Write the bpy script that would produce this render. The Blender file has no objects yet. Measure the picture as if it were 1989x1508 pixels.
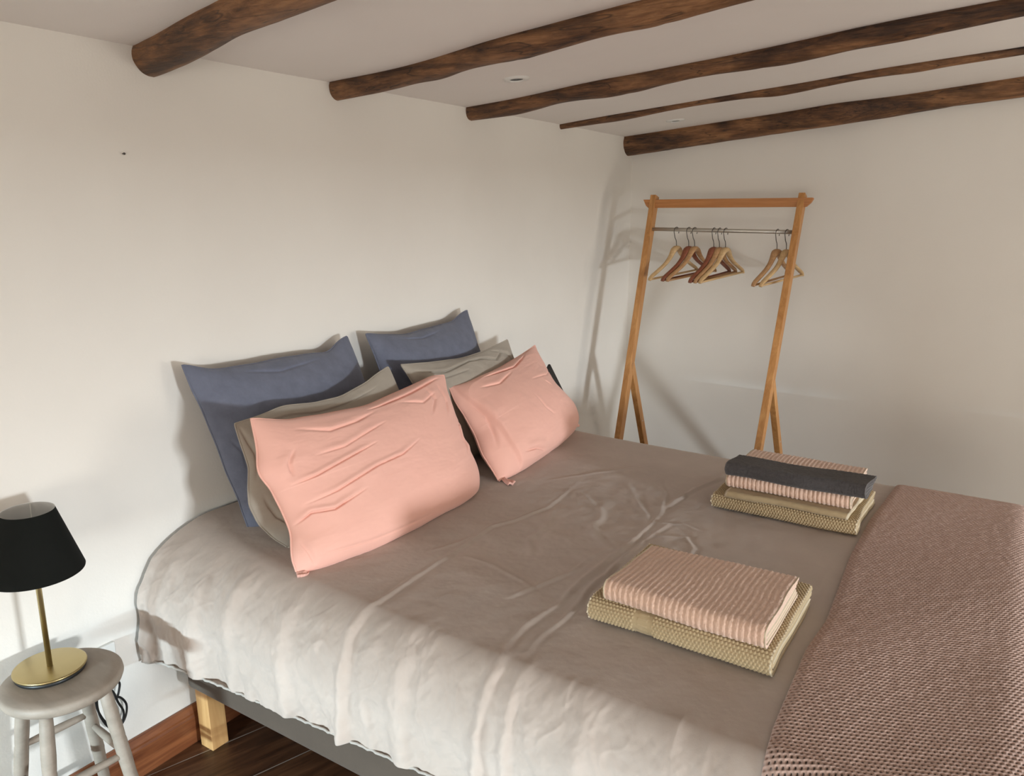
import bpy, bmesh, math, random
import numpy as np
from mathutils import Vector, Matrix

# ------------------------------------------------------------------ camera
SC = bpy.context.scene
COL = SC.collection
F_PX = 1510.0
pitch = math.atan2(342.0, F_PX)
yaw = math.atan2(1006.0, math.hypot(F_PX, 342.0))
CAM = Vector((1.919, 0.0, 1.55))
cam_d = bpy.data.cameras.new('camera')
cam = bpy.data.objects.new('camera', cam_d)
COL.objects.link(cam)
cam.location = CAM
cam.rotation_euler = (math.pi / 2 - pitch, 0, yaw)
cam_d.sensor_fit = 'HORIZONTAL'
cam_d.sensor_width = 36.0
cam_d.lens = F_PX / 1989.0 * 36.0
cam_d.clip_start = 0.02
SC.camera = cam

# ------------------------------------------------------------------ world, light, exposure
SC.view_settings.view_transform = 'Standard'
SC.view_settings.look = 'None'
SC.view_settings.gamma = 1.0
SC.view_settings.use_curve_mapping = False
SC.view_settings.exposure = 0.06
W = bpy.data.worlds.new('world')
SC.world = W
W.use_nodes = True
W.node_tree.nodes['Background'].inputs[0].default_value = (0.75, 0.85, 1.0, 1)
W.node_tree.nodes['Background'].inputs[1].default_value = 0.6


def area(name, loc, target, sx, sy, power, color):
    l = bpy.data.lights.new(name, 'AREA')
    l.shape = 'RECTANGLE'
    l.size = sx
    l.size_y = sy
    l.energy = power
    l.color = color
    o = bpy.data.objects.new(name, l)
    COL.objects.link(o)
    o.location = loc
    d = Vector(target) - Vector(loc)
    o.rotation_euler = d.to_track_quat('-Z', 'Y').to_euler()
    return o


# daylight beyond the low side window, beyond the low window behind the camera, then two warm fill lights added inside the room
area('window_daylight_side', (5.5, 0.75, 0.88), (0, 1.4, 0.8), 0.50, 0.34, 152, (0.90, 0.965, 1.0))
area('window_daylight_rear', (1.15, -5.3, 1.05), (1.2, 2.0, 0.7), 0.9, 0.15, 590, (0.66, 0.88, 1.0))
area('fill_light_front', (2.6, -2.90, 1.05), (1.9, 2.4, 2.5), 2.0, 1.2, 74, (1.0, 0.92, 0.81))  # added soft fill, tilted up to brighten ceiling and walls
area('fill_light_right', (3.93, 2.9, 1.1), (0.6, 2.0, 2.1), 1.2, 1.2, 32, (1.0, 0.92, 0.81))  # second added fill, just inside the right wall

# ------------------------------------------------------------------ numpy noise
_rs = np.random.RandomState(7)
_T = _rs.rand(64, 64, 64)


def vnoise(x, y, z=0.0):
    x = np.asarray(x, float); y = np.asarray(y, float); z = np.asarray(z, float) + 0 * x
    x, y, z = np.broadcast_arrays(x, y, z)
    xi = np.floor(x).astype(int); yi = np.floor(y).astype(int); zi = np.floor(z).astype(int)
    fx = x - xi; fy = y - yi; fz = z - zi
    fx = fx * fx * fx * (fx * (fx * 6 - 15) + 10); fy = fy * fy * fy * (fy * (fy * 6 - 15) + 10); fz = fz * fz * (3 - 2 * fz)
    r = 0
    for a in (0, 1):
        wx = fx if a else 1 - fx
        for b in (0, 1):
            wy = fy if b else 1 - fy
            for c in (0, 1):
                wz = fz if c else 1 - fz
                r = r + wx * wy * wz * _T[(xi + a) % 64, (yi + b) % 64, (zi + c) % 64]
    return r * 2 - 1


def fbm(x, y, z=0.0, o=4):
    r = 0; a = 1.0; f = 1.0; s = 0
    for i in range(o):
        r = r + a * vnoise(x * f + 13.7 * i, y * f + 5.1 * i, np.asarray(z) * f + 3.3 * i)
        s += a; a *= 0.5; f *= 2.03
    return r / s


def ridge(x, y, z=0.0, o=2):
    # thin raised creases where noise passes through zero
    r = 0; a = 1.0; f = 1.0
    for i in range(o):
        n = vnoise(x * f + 31.3 * i, y * f + 17.7 * i, np.asarray(z) * f)
        r = r + a * np.exp(-(n / 0.12) ** 2)
        a *= 0.5; f *= 2.1
    return r


def polydist(px, py, pts):
    d = np.full(np.shape(px), 1e9); tpos = np.zeros(np.shape(px)); sgn = np.ones(np.shape(px))
    n = len(pts) - 1
    for i in range(n):
        ax, ay = pts[i]; bx, by = pts[i + 1]
        vx, vy = bx - ax, by - ay
        t = np.clip(((px - ax) * vx + (py - ay) * vy) / (vx * vx + vy * vy), 0, 1)
        ddx = px - (ax + t * vx); ddy = py - (ay + t * vy)
        q = np.hypot(ddx, ddy)
        m = q < d
        d = np.where(m, q, d); tpos = np.where(m, (i + t) / n, tpos)
        sgn = np.where(m, np.sign(vx * ddy - vy * ddx), sgn)
    return d, tpos, sgn


# ------------------------------------------------------------------ mesh helpers
def link(o, parent=None):
    COL.objects.link(o)
    if parent is not None:
        o.parent = parent
    return o


def mesh_np(name, verts, faces, mat, parent=None, smooth=True, loc=None):
    """verts (n,3); faces (m,4) int array or list of tuples"""
    me = bpy.data.meshes.new(name)
    verts = np.asarray(verts, float)
    if loc is not None:
        verts = verts - np.asarray(loc)
    if isinstance(faces, np.ndarray):
        m, k = faces.shape
        me.vertices.add(len(verts)); me.vertices.foreach_set('co', verts.ravel())
        me.loops.add(m * k); me.loops.foreach_set('vertex_index', faces.astype(np.int32).ravel())
        me.polygons.add(m); me.polygons.foreach_set('loop_start', np.arange(0, m * k, k, dtype=np.int32))
        me.update(calc_edges=True); me.validate()
    else:
        me.from_pydata([tuple(v) for v in verts], [], faces)
    if smooth:
        me.polygons.foreach_set('use_smooth', np.ones(len(me.polygons), dtype=bool))
    if mat:
        me.materials.append(mat)
    me.update()
    o = bpy.data.objects.new(name, me)
    if loc is not None:
        o.location = loc
    return link(o, parent)


def grid_faces(nu, nv, off=0, flip=False, wrap_v=False):
    i = np.arange(nu - 1)[:, None]; j = np.arange(nv if wrap_v else nv - 1)[None, :]
    j2 = (j + 1) % nv
    a = i * nv + j; b = (i + 1) * nv + j; c = (i + 1) * nv + j2; d = i * nv + j2
    f = np.stack([a, b, c, d], -1).reshape(-1, 4) + off
    return f[:, ::-1].copy() if flip else f


def obj_bm(name, bm, mat, parent=None, smooth=False, loc=None, bevel=0.0, seg=2):
    if loc is not None:
        bmesh.ops.translate(bm, verts=bm.verts, vec=-Vector(loc))
    bmesh.ops.recalc_face_normals(bm, faces=bm.faces)
    me = bpy.data.meshes.new(name)
    bm.to_mesh(me); bm.free()
    if smooth:
        me.polygons.foreach_set('use_smooth', np.ones(len(me.polygons), dtype=bool))
    if mat:
        me.materials.append(mat)
    o = bpy.data.objects.new(name, me)
    if loc is not None:
        o.location = loc
    link(o, parent)
    if bevel > 0:
        md = o.modifiers.new('bevel', 'BEVEL'); md.width = bevel; md.segments = seg; md.limit_method = 'ANGLE'
        md.harden_normals = False
    return o


def add_box(bm, lo, hi):
    vs = [bm.verts.new((x, y, z)) for x in (lo[0], hi[0]) for y in (lo[1], hi[1]) for z in (lo[2], hi[2])]
    for f in ((0, 1, 3, 2), (4, 6, 7, 5), (0, 4, 5, 1), (2, 3, 7, 6), (0, 2, 6, 4), (1, 5, 7, 3)):
        bm.faces.new([vs[i] for i in f])
    return vs


def add_beam(bm, p0, p1, side, w, d):
    """square bar from p0 to p1; 'side' is the direction of width w, d across"""
    p0 = Vector(p0); p1 = Vector(p1); t = (p1 - p0).normalized()
    s = Vector(side); s = (s - s.dot(t) * t).normalized(); n = t.cross(s)
    vs = []
    for p in (p0, p1):
        for a, b in ((-1, -1), (1, -1), (1, 1), (-1, 1)):
            vs.append(bm.verts.new(p + s * (a * w / 2) + n * (b * d / 2)))
    for f in ((0, 1, 2, 3), (7, 6, 5, 4), (0, 4, 5, 1), (1, 5, 6, 2), (2, 6, 7, 3), (3, 7, 4, 0)):
        bm.faces.new([vs[i] for i in f])


def lathe(name, prof, mat, parent=None, n=64, loc=None, axis=None, cap=True):
    """prof: list of (r, z) ; axis: optional (p0, p1) to lay it along"""
    prof = np.array(prof, float)
    th = np.linspace(0, 2 * np.pi, n, endpoint=False)
    V = np.stack([prof[:, 0, None] * np.cos(th), prof[:, 0, None] * np.sin(th), prof[:, 1, None] + 0 * th], -1)
    V = V.reshape(-1, 3)
    F = grid_faces(len(prof), n, wrap_v=True)
    if axis is not None:
        p0, p1 = Vector(axis[0]), Vector(axis[1])
        q = (p1 - p0).to_track_quat('Z', 'Y').to_matrix()
        V = V @ np.array(q).T + np.array(p0)
    o = mesh_np(name, V, F, mat, parent, loc=loc)
    if cap:
        bm = bmesh.new(); bm.from_mesh(o.data)
        for e in [f for f in (bm.edges) if False]:
            pass
        bnd = [e for e in bm.edges if e.is_boundary]
        if bnd:
            bmesh.ops.holes_fill(bm, edges=bnd, sides=0)
        bmesh.ops.recalc_face_normals(bm, faces=bm.faces)
        bm.to_mesh(o.data); bm.free()
        o.data.polygons.foreach_set('use_smooth', np.ones(len(o.data.polygons), dtype=bool))
    return o


def catmull(pts, n=8):
    P = [Vector(p) for p in pts]; P = [P[0] * 2 - P[1]] + P + [P[-1] * 2 - P[-2]]
    out = []
    for i in range(1, len(P) - 2):
        for k in range(n):
            t = k / n
            out.append(0.5 * ((2 * P[i]) + (-P[i - 1] + P[i + 1]) * t + (2 * P[i - 1] - 5 * P[i] + 4 * P[i + 1] - P[i + 2]) * t * t + (-P[i - 1] + 3 * P[i] - 3 * P[i + 1] + P[i + 2]) * t ** 3))
    out.append(P[-2].copy())
    return out


def tube_data(pts, rad, n=10, flat=None):
    """pts list of Vector, rad float or list; flat=(ka,kb,up) for elliptical sections"""
    m = len(pts); V = []
    up = Vector((0, 0, 1)) if flat is None else Vector(flat[2])
    ka, kb = (1, 1) if flat is None else flat[:2]
    prev = None
    for i, p in enumerate(pts):
        t = (pts[min(i + 1, m - 1)] - pts[max(i - 1, 0)]).normalized()
        if prev is None or flat is not None:
            s = up.cross(t)
            if s.length < 1e-3:
                s = Vector((1, 0, 0)).cross(t)
            s.normalize()
        else:
            s = (prev - prev.dot(t) * t).normalized()
        prev = s
        u = t.cross(s)
        r = rad[i] if hasattr(rad, '__len__') else rad
        for k in range(n):
            a = 2 * math.pi * k / n
            V.append(p + s * (math.cos(a) * r * ka) + u * (math.sin(a) * r * kb))
    F = [(i * n + k, i * n + (k + 1) % n, (i + 1) * n + (k + 1) % n, (i + 1) * n + k) for i in range(m - 1) for k in range(n)]
    F.append(tuple(range(n - 1, -1, -1))); F.append(tuple((m - 1) * n + k for k in range(n)))
    return V, F


def tube(name, pts, rad, mat, parent=None, n=10, flat=None, loc=None):
    V, F = tube_data(pts, rad, n, flat)
    return mesh_np(name, [tuple(v) for v in V], F, mat, parent, loc=loc)


def thing(name, label, cat, loc=(0, 0, 0), group=None):
    o = bpy.data.objects.new(name, None)
    o.empty_display_size = 0.05
    COL.objects.link(o)
    o.location = loc
    o['label'] = label; o['category'] = cat
    if group:
        o['group'] = group
    return o


def tag(o, label, cat, group=None):
    o['label'] = label; o['category'] = cat
    if group:
        o['group'] = group
    return o


def struct(o):
    o['kind'] = 'structure'
    return o


def reparent(children, t):
    """objects built in world coordinates become parts of thing t"""
    for c in children:
        c.parent = t
        c.location = Vector(c.location) - Vector(t.location)


# ------------------------------------------------------------------ materials
def new_mat(name, rough=0.6, metal=0.0, spec=0.5):
    m = bpy.data.materials.new(name); m.use_nodes = True
    nt = m.node_tree; b = nt.nodes['Principled BSDF']
    b.inputs['Roughness'].default_value = rough
    b.inputs['Metallic'].default_value = metal
    b.inputs['Specular IOR Level'].default_value = spec
    return m, nt, b


def N(nt, t, **kw):
    n = nt.nodes.new(t)
    for k, v in kw.items():
        if k in n.inputs:
            n.inputs[k].default_value = v
        else:
            setattr(n, k, v)
    return n


def coords(nt, scale=(1, 1, 1), rot=(0, 0, 0), kind='Object'):
    tc = N(nt, 'ShaderNodeTexCoord'); mp = N(nt, 'ShaderNodeMapping')
    mp.inputs['Scale'].default_value = scale; mp.inputs['Rotation'].default_value = rot
    nt.links.new(tc.outputs[kind], mp.inputs['Vector'])
    return mp.outputs['Vector']


def ramp(nt, src, stops):
    r = N(nt, 'ShaderNodeValToRGB')
    el = r.color_ramp.elements
    while len(el) < len(stops):
        el.new(0.5)
    for e, (p, c) in zip(el, stops):
        e.position = p; e.color = tuple(c) + (1,) if len(c) == 3 else c
    nt.links.new(src, r.inputs[0])
    return r.outputs['Color']


def noise(nt, vec, scale, detail=4, rough=0.55, dist=0.0):
    n = N(nt, 'ShaderNodeTexNoise'); n.inputs['Scale'].default_value = scale
    n.inputs['Detail'].default_value = detail; n.inputs['Roughness'].default_value = rough
    n.inputs['Distortion'].default_value = dist
    nt.links.new(vec, n.inputs['Vector'])
    return n.outputs['Fac']


def bump(nt, b, h, strength=0.3, dist=0.01, chain=None):
    n = N(nt, 'ShaderNodeBump'); n.inputs['Strength'].default_value = strength; n.inputs['Distance'].default_value = dist
    nt.links.new(h, n.inputs['Height'])
    if chain is not None:
        nt.links.new(chain, n.inputs['Normal'])
    nt.links.new(n.outputs['Normal'], b.inputs['Normal'])
    return n.outputs['Normal']


def plaster(name, c0, c1):
    m, nt, b = new_mat(name, 0.85, spec=0.2)
    v = coords(nt)
    nt.links.new(ramp(nt, noise(nt, v, 1.3, 3), [(0.3, c0), (0.7, c1)]), b.inputs['Base Color'])
    n1 = bump(nt, b, noise(nt, v, 3.0, 3), 0.35, 0.02)
    bump(nt, b, noise(nt, v, 160, 3), 0.12, 0.002, n1)
    return m


M = {}
M['wall'] = plaster('wall_plaster', (0.80, 0.775, 0.73), (0.84, 0.82, 0.775))
M['ceil'] = plaster('ceiling_plaster', (0.84, 0.80, 0.765), (0.88, 0.845, 0.81))


def fabric(name, c, c2=None, rough=0.9, weave=900, bs=0.25, mott=9.0, sheen=0.15):
    m, nt, b = new_mat(name, rough, spec=0.15)
    v = coords(nt)
    c2 = c2 or tuple(x * 0.88 for x in c)
    nt.links.new(ramp(nt, noise(nt, v, mott, 6, 0.65), [(0.32, c2), (0.68, c)]), b.inputs['Base Color'])
    n1 = bump(nt, b, noise(nt, v, 45, 5, 0.6), bs * 0.6, 0.004)
    bump(nt, b, noise(nt, v, weave, 2), bs, 0.0008, n1)
    b.inputs['Sheen Weight'].default_value = sheen
    b.inputs['Sheen Roughness'].default_value = 0.5
    return m


M['duvet'] = fabric('linen_taupe', (0.465, 0.388, 0.338), (0.425, 0.355, 0.308), sheen=0.25)
M['duvet_seam'] = fabric('linen_hem', (0.42, 0.38, 0.34))
M['blue'] = fabric('linen_slate_blue', (0.165, 0.182, 0.245), (0.135, 0.15, 0.205), mott=25, bs=0.4)
M['taupe'] = fabric('linen_grey_taupe', (0.38, 0.345, 0.295), (0.34, 0.305, 0.26))
M['pink'] = fabric('cotton_salmon_pink', (0.83, 0.475, 0.395), (0.81, 0.455, 0.38), rough=0.75, bs=0.08, sheen=0.2)
M['boxgrey'] = fabric('upholstery_grey', (0.088, 0.066, 0.050), (0.079, 0.059, 0.045), weave=600)
M['pinktowel'] = fabric('terry_pink', (0.74, 0.52, 0.41), (0.66, 0.46, 0.36), mott=180, bs=0.9, weave=700, sheen=0.4)
M['waffle'] = fabric('waffle_sand', (0.44, 0.34, 0.205), (0.40, 0.305, 0.18), mott=60, bs=0.4)
M['cream'] = fabric('towel_edge_cream', (0.62, 0.54, 0.40), (0.57, 0.49, 0.36), mott=60, bs=0.4)
M['charcoal'] = fabric('terry_charcoal', (0.075, 0.068, 0.068), (0.055, 0.05, 0.05), mott=180, bs=0.9, weave=700)
M['charcoal_edge'] = fabric('charcoal_hem', (0.16, 0.15, 0.15))
M['knit'] = fabric('knit_dusty_rose', (0.48, 0.335, 0.28), (0.42, 0.29, 0.24), mott=120, bs=0.6, weave=1400, sheen=0.35)


def solid(name, c, rough=0.5, metal=0.0, spec=0.5):
    m, nt, b = new_mat(name, rough, metal, spec)
    v = coords(nt)
    nt.links.new(ramp(nt, noise(nt, v, 14, 3), [(0.3, tuple(x * 0.94 for x in c)), (0.7, c)]), b.inputs['Base Color'])
    return m


M['black_shade'] = fabric('black_shade_fabric', (0.008, 0.009, 0.008), (0.006, 0.007, 0.006), bs=0.1, sheen=0.0)
M['shade_lining'] = solid('white_lining', (0.62, 0.63, 0.62), 0.8)
M['brass'] = solid('brushed_brass', (0.50, 0.40, 0.20), 0.34, 1.0)
M['blackplastic'] = solid('black_plastic', (0.010, 0.011, 0.012), 0.42)
M['chrome'] = solid('brushed_steel', (0.60, 0.58, 0.53), 0.45, 0.85)
M['darkwire'] = solid('dark_wire', (0.10, 0.095, 0.09), 0.35, 0.9)
M['whiteplastic'] = solid('white_plastic', (0.80, 0.80, 0.77), 0.45)


def wood(name, dark, light, axis='x', scale=9.0, rough=0.45, stretch=14, knots=0.0, bs=0.25, coat=0.0):
    m, nt, b = new_mat(name, rough)
    s = {'x': (1.0 / stretch, 1, 1), 'y': (1, 1.0 / stretch, 1), 'z': (1, 1, 1.0 / stretch)}[axis]
    v = coords(nt, s)
    n = noise(nt, v, scale * 5, 6, 0.62, 0.9)
    c = ramp(nt, n, [(0.34, dark), (0.5, tuple((a + q) / 2 for a, q in zip(dark, light))), (0.66, light)])
    if knots > 0:
        vo = N(nt, 'ShaderNodeTexVoronoi'); vo.inputs['Scale'].default_value = 3.2
        v2 = coords(nt, {'x': (0.7, 2.2, 2.2), 'y': (2.2, 0.7, 2.2), 'z': (2.2, 2.2, 0.7)}[axis])
        nt.links.new(v2, vo.inputs['Vector'])
        k = ramp(nt, vo.outputs['Distance'], [(0.03, (0, 0, 0)), (0.09, (1, 1, 1))])
        mx = N(nt, 'ShaderNodeMix', data_type='RGBA'); mx.blend_type = 'MULTIPLY'
        mx.inputs[0].default_value = knots
        nt.links.new(c, mx.inputs[6]); nt.links.new(k, mx.inputs[7])
        c = mx.outputs[2]
    nt.links.new(c, b.inputs['Base Color'])
    bump(nt, b, n, bs, 0.002)
    b.inputs['Coat Weight'].default_value = coat
    b.inputs['Coat Roughness'].default_value = 0.25
    return m


def beam_wood(name, seed):
    m, nt, b = new_mat(name, 0.5)
    tc = N(nt, 'ShaderNodeTexCoord')

    def mapped(loc, sc):
        mp = N(nt, 'ShaderNodeMapping')
        mp.inputs['Location'].default_value = loc; mp.inputs['Scale'].default_value = sc
        nt.links.new(tc.outputs['Object'], mp.inputs['Vector'])
        return mp.outputs['Vector']

    def mul(a, b_, f=1.0):
        mx = N(nt, 'ShaderNodeMix', data_type='RGBA'); mx.blend_type = 'MULTIPLY'; mx.inputs[0].default_value = f
        nt.links.new(a, mx.inputs[6]); nt.links.new(b_, mx.inputs[7])
        return mx.outputs[2]
    # flowing grain: bands of a strongly distorted field, long along the log
    v = mapped((seed * 3.1, seed * 1.7, 0), (1.1, 5.0, 5.0))
    base = noise(nt, v, 2.2, 3, 0.5, 0.8)
    k = N(nt, 'ShaderNodeMath', operation='MULTIPLY'); k.inputs[1].default_value = 13.0
    nt.links.new(base, k.inputs[0])
    sn = N(nt, 'ShaderNodeMath', operation='SINE'); nt.links.new(k.outputs[0], sn.inputs[0])
    k2 = N(nt, 'ShaderNodeMath', operation='MULTIPLY_ADD'); k2.inputs[1].default_value = 0.5; k2.inputs[2].default_value = 0.5
    nt.links.new(sn.outputs[0], k2.inputs[0])
    fine = noise(nt, mapped((seed, 0, 0), (0.10, 1, 1)), 120, 6, 0.72, 0.6)
    ad = N(nt, 'ShaderNodeMath', operation='MULTIPLY_ADD'); ad.inputs[1].default_value = 0.36
    nt.links.new(k2.outputs[0], ad.inputs[0]); nt.links.new(fine, ad.inputs[2])
    h = ad.outputs[0]
    c = ramp(nt, h, [(0.38, (0.040, 0.017, 0.008)), (0.56, (0.125, 0.054, 0.021)), (0.76, (0.23, 0.105, 0.042)), (0.96, (0.34, 0.17, 0.072))])
    c = mul(c, ramp(nt, noise(nt, mapped((0, seed, 0), (0.45, 1, 1)), 9, 4, 0.65), [(0.36, (0.36, 0.34, 0.34)), (0.56, (1, 1, 1))]), 0.85)
    # cracks
    cr = noise(nt, mapped((seed * 2, 0, seed), (0.10, 1, 1)), 26, 2, 0.5, 0.3)
    c = mul(c, ramp(nt, cr, [(0.488, (1, 1, 1)), (0.4995, (0.10, 0.08, 0.07)), (0.511, (1, 1, 1))]), 0.8)
    vo = N(nt, 'ShaderNodeTexVoronoi'); vo.inputs['Scale'].default_value = 4.4
    nt.links.new(mapped((seed * 5.3, seed, seed * 2), (0.6, 1.5, 1.5)), vo.inputs['Vector'])
    c = mul(c, ramp(nt, vo.outputs['Distance'], [(0.04, (0.22, 0.17, 0.13)), (0.12, (1, 1, 1))]))
    nt.links.new(c, b.inputs['Base Color'])
    bump(nt, b, h, 0.8, 0.006)
    return m


M['pine'] = wood('pine_varnished', (0.42, 0.185, 0.055), (0.62, 0.32, 0.115), 'z', 7, 0.42, 16, 0.35)
M['pine_x'] = wood('pine_rail', (0.42, 0.165, 0.045), (0.56, 0.25, 0.08), 'x', 7, 0.42, 16, 0.0)
M['oakleg'] = wood('beech_leg', (0.50, 0.27, 0.10), (0.64, 0.38, 0.16), 'z', 6, 0.5, 12, 0.0)
M['skirt'] = wood('skirting_wood', (0.15, 0.045, 0.018), (0.34, 0.125, 0.048), 'y', 8, 0.35, 14, 0.0, 0.2, 0.3)
M['hang_light'] = wood('hanger_wood_pale', (0.55, 0.36, 0.17), (0.70, 0.50, 0.27), 'y', 9, 0.5, 12)
M['hang_mid'] = wood('hanger_wood_tan', (0.40, 0.22, 0.10), (0.56, 0.33, 0.16), 'y', 9, 0.5, 12)
M['hang_red'] = wood('hanger_wood_reddish', (0.20, 0.06, 0.03), (0.30, 0.10, 0.05), 'y', 9, 0.5, 12)


def painted_stool():
    m, nt, b = new_mat('stool_paint', 0.6)
    v = coords(nt, (0.25, 1, 1), (0, 0, 1.2))
    n = noise(nt, v, 30, 5, 0.6)
    nt.links.new(ramp(nt, n, [(0.3, (0.245, 0.205, 0.165)), (0.6, (0.315, 0.262, 0.212))]), b.inputs['Base Color'])
    bump(nt, b, n, 0.15, 0.002)
    return m


M['stool'] = painted_stool()


def floor_mat():
    m, nt, b = new_mat('floor_boards', 0.36)
    ang = math.atan2(0.30, 0.95)
    v = coords(nt, (1, 1, 1), (0, 0, ang))          # after this, +y runs along the boards
    sep = N(nt, 'ShaderNodeSeparateXYZ'); nt.links.new(v, sep.inputs[0])
    # seams every 0.19 m across
    sub = N(nt, 'ShaderNodeMath', operation='ADD'); sub.inputs[1].default_value = 0.19 * 50 + 0.096
    nt.links.new(sep.outputs['X'], sub.inputs[0])
    dv = N(nt, 'ShaderNodeMath', operation='DIVIDE'); dv.inputs[1].default_value = 0.19
    nt.links.new(sub.outputs[0], dv.inputs[0])
    fr = N(nt, 'ShaderNodeMath', operation='FRACT'); nt.links.new(dv.outputs[0], fr.inputs[0])
    fl = N(nt, 'ShaderNodeMath', operation='FLOOR'); nt.links.new(dv.outputs[0], fl.inputs[0])
    cmb = N(nt, 'ShaderNodeCombineXYZ')
    mulf = N(nt, 'ShaderNodeMath', operation='MULTIPLY'); mulf.inputs[1].default_value = 7.3
    nt.links.new(fl.outputs[0], mulf.inputs[0])
    ys = N(nt, 'ShaderNodeMath', operation='MULTIPLY'); ys.inputs[1].default_value = 0.08
    nt.links.new(sep.outputs['Y'], ys.inputs[0])
    nt.links.new(sep.outputs['X'], cmb.inputs[0]); nt.links.new(ys.outputs[0], cmb.inputs[1]); nt.links.new(mulf.outputs[0], cmb.inputs[2])
    n = noise(nt, cmb.outputs[0], 34, 7, 0.6, 0.6)
    c = ramp(nt, n, [(0.3, (0.026, 0.011, 0.006)), (0.5, (0.085, 0.036, 0.017)), (0.7, (0.17, 0.078, 0.037))])
    seam = ramp(nt, fr.outputs[0], [(0.0, (1, 1, 1)), (0.010, (1, 1, 1)), (0.02, (0, 0, 0)), (1.0, (0, 0, 0))])
    mx = N(nt, 'ShaderNodeMix', data_type='RGBA'); nt.links.new(seam, mx.inputs[0])
    nt.links.new(c, mx.inputs[6]); mx.inputs[7].default_value = (0.34, 0.30, 0.26, 1)
    nt.links.new(mx.outputs[2], b.inputs['Base Color'])
    bump(nt, b, n, 0.2, 0.002)
    return m


M['floor'] = floor_mat()

# ------------------------------------------------------------------ room
XR, YF, YB = 4.0, -3.0, 4.202
SL = 0.086
CZ = 1.955


def ceil_z(x):
    return CZ + SL * x


# left wall, slightly uneven plaster
nu, nv = 90, 40
yy, zz = np.meshgrid(np.linspace(YF, YB + 0.02, nu), np.linspace(-0.02, 2.0, nv), indexing='ij')
wx = 0.0035 * fbm(yy * 1.6, zz * 1.6, 2.0, 2)
wx = wx - wx.max()
struct(mesh_np('wall_left', np.stack([wx, yy, zz], -1).reshape(-1, 3), grid_faces(nu, nv), M['wall']))
# back wall
xx, zz = np.meshgrid(np.linspace(-0.02, XR + 0.1, nu), np.linspace(-0.02, 2.45, nv), indexing='ij')
wy = YB + 0.006 * (fbm(xx * 1.7, zz * 0.7, 5.0, 2) + 0.6)
struct(mesh_np('wall_back', np.stack([xx, wy, zz], -1).reshape(-1, 3), grid_faces(nu, nv), M['wall']))
# right and front walls with deep openings
bm = bmesh.new()
T = 0.30


def wall_with_hole(bm, ax, fixed0, fixed1, a0, a1, z1, ha0, ha1, hz0, hz1):
    def B(lo_a, hi_a, lo_z, hi_z):
        if ax == 'x':
            add_box(bm, (fixed0, lo_a, lo_z), (fixed1, hi_a, hi_z))
        else:
            add_box(bm, (lo_a, fixed0, lo_z), (hi_a, fixed1, hi_z))
    B(a0, ha0, -0.05, z1); B(ha1, a1, -0.05, z1); B(ha0, ha1, -0.05, hz0); B(ha0, ha1, hz1, z1)


wall_with_hole(bm, 'x', XR, XR + 0.06, YF - 0.1, YB + 0.1, 2.45, 0.15, 1.90, 0.25, 1.02)
struct(obj_bm('wall_right', bm, M['wall']))
bm = bmesh.new()
wall_with_hole(bm, 'y', YF - 0.08, YF, -0.1, XR + 0.1, 2.45, 0.4, 2.2, 0.15, 0.928)
struct(obj_bm('wall_front', bm, M['wall']))
bm = bmesh.new()
add_box(bm, (XR + 0.02, 0.15, 0.25), (XR + 0.05, 0.19, 1.02)); add_box(bm, (XR + 0.02, 1.86, 0.25), (XR + 0.05, 1.90, 1.02))
add_box(bm, (XR + 0.02, 0.19, 0.25), (XR + 0.05, 1.86, 0.28)); add_box(bm, (XR + 0.02, 0.19, 0.99), (XR + 0.05, 1.86, 1.02))
struct(obj_bm('window_1', bm, M['whiteplastic']))
bm = bmesh.new()
add_box(bm, (0.4, YF - 0.06, 0.15), (0.44, YF - 0.03, 0.928)); add_box(bm, (2.16, YF - 0.06, 0.15), (2.2, YF - 0.03, 0.928))
add_box(bm, (0.44, YF - 0.06, 0.15), (2.16, YF - 0.03, 0.18)); add_box(bm, (0.44, YF - 0.06, 0.90), (2.16, YF - 0.03, 0.928))
struct(obj_bm('window_2', bm, M['whiteplastic']))
# made-up frames put around the two added fill lights
bm = bmesh.new()
for a0_, a1_ in ((1.52, 1.60), (2.56, 2.64), (3.60, 3.68)):
    add_box(bm, (a0_, YF, 0.40), (a1_, YF + 0.05, 1.74))
add_box(bm, (1.60, YF, 1.66), (3.60, YF + 0.045, 1.74)); add_box(bm, (1.60, YF, 0.40), (3.60, YF + 0.045, 0.46))
struct(obj_bm('fill_frame_front', bm, M['whiteplastic']))
bm = bmesh.new()
for a0_, a1_ in ((2.22, 2.30), (3.50, 3.58)):
    add_box(bm, (XR - 0.05, a0_, 0.42), (XR, a1_, 1.78))
add_box(bm, (XR - 0.045, 2.30, 1.70), (XR, 3.50, 1.78)); add_box(bm, (XR - 0.045, 2.30, 0.42), (XR, 3.50, 0.50))
struct(obj_bm('fill_frame_right', bm, M['whiteplastic']))  # frame alone, added to surround the right fill light
# floor
bm = bmesh.new(); add_box(bm, (-0.05, YF - 0.1, -0.05), (XR + 0.1, YB + 0.1, 0.0))
struct(obj_bm('floor', bm, M['floor']))
# sloping ceiling
nu, nv = 70, 90
xx, yy = np.meshgrid(np.linspace(-0.01, XR + 0.1, nu), np.linspace(YF - 0.1, YB + 0.05, nv), indexing='ij')
zz = CZ + SL * xx + 0.004 * fbm(xx * 2, yy * 2, 9.0, 2) + 0.0
struct(mesh_np('ceiling', np.stack([xx, yy, zz], -1).reshape(-1, 3), grid_faces(nu, nv, flip=True), M['ceil']))


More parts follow.
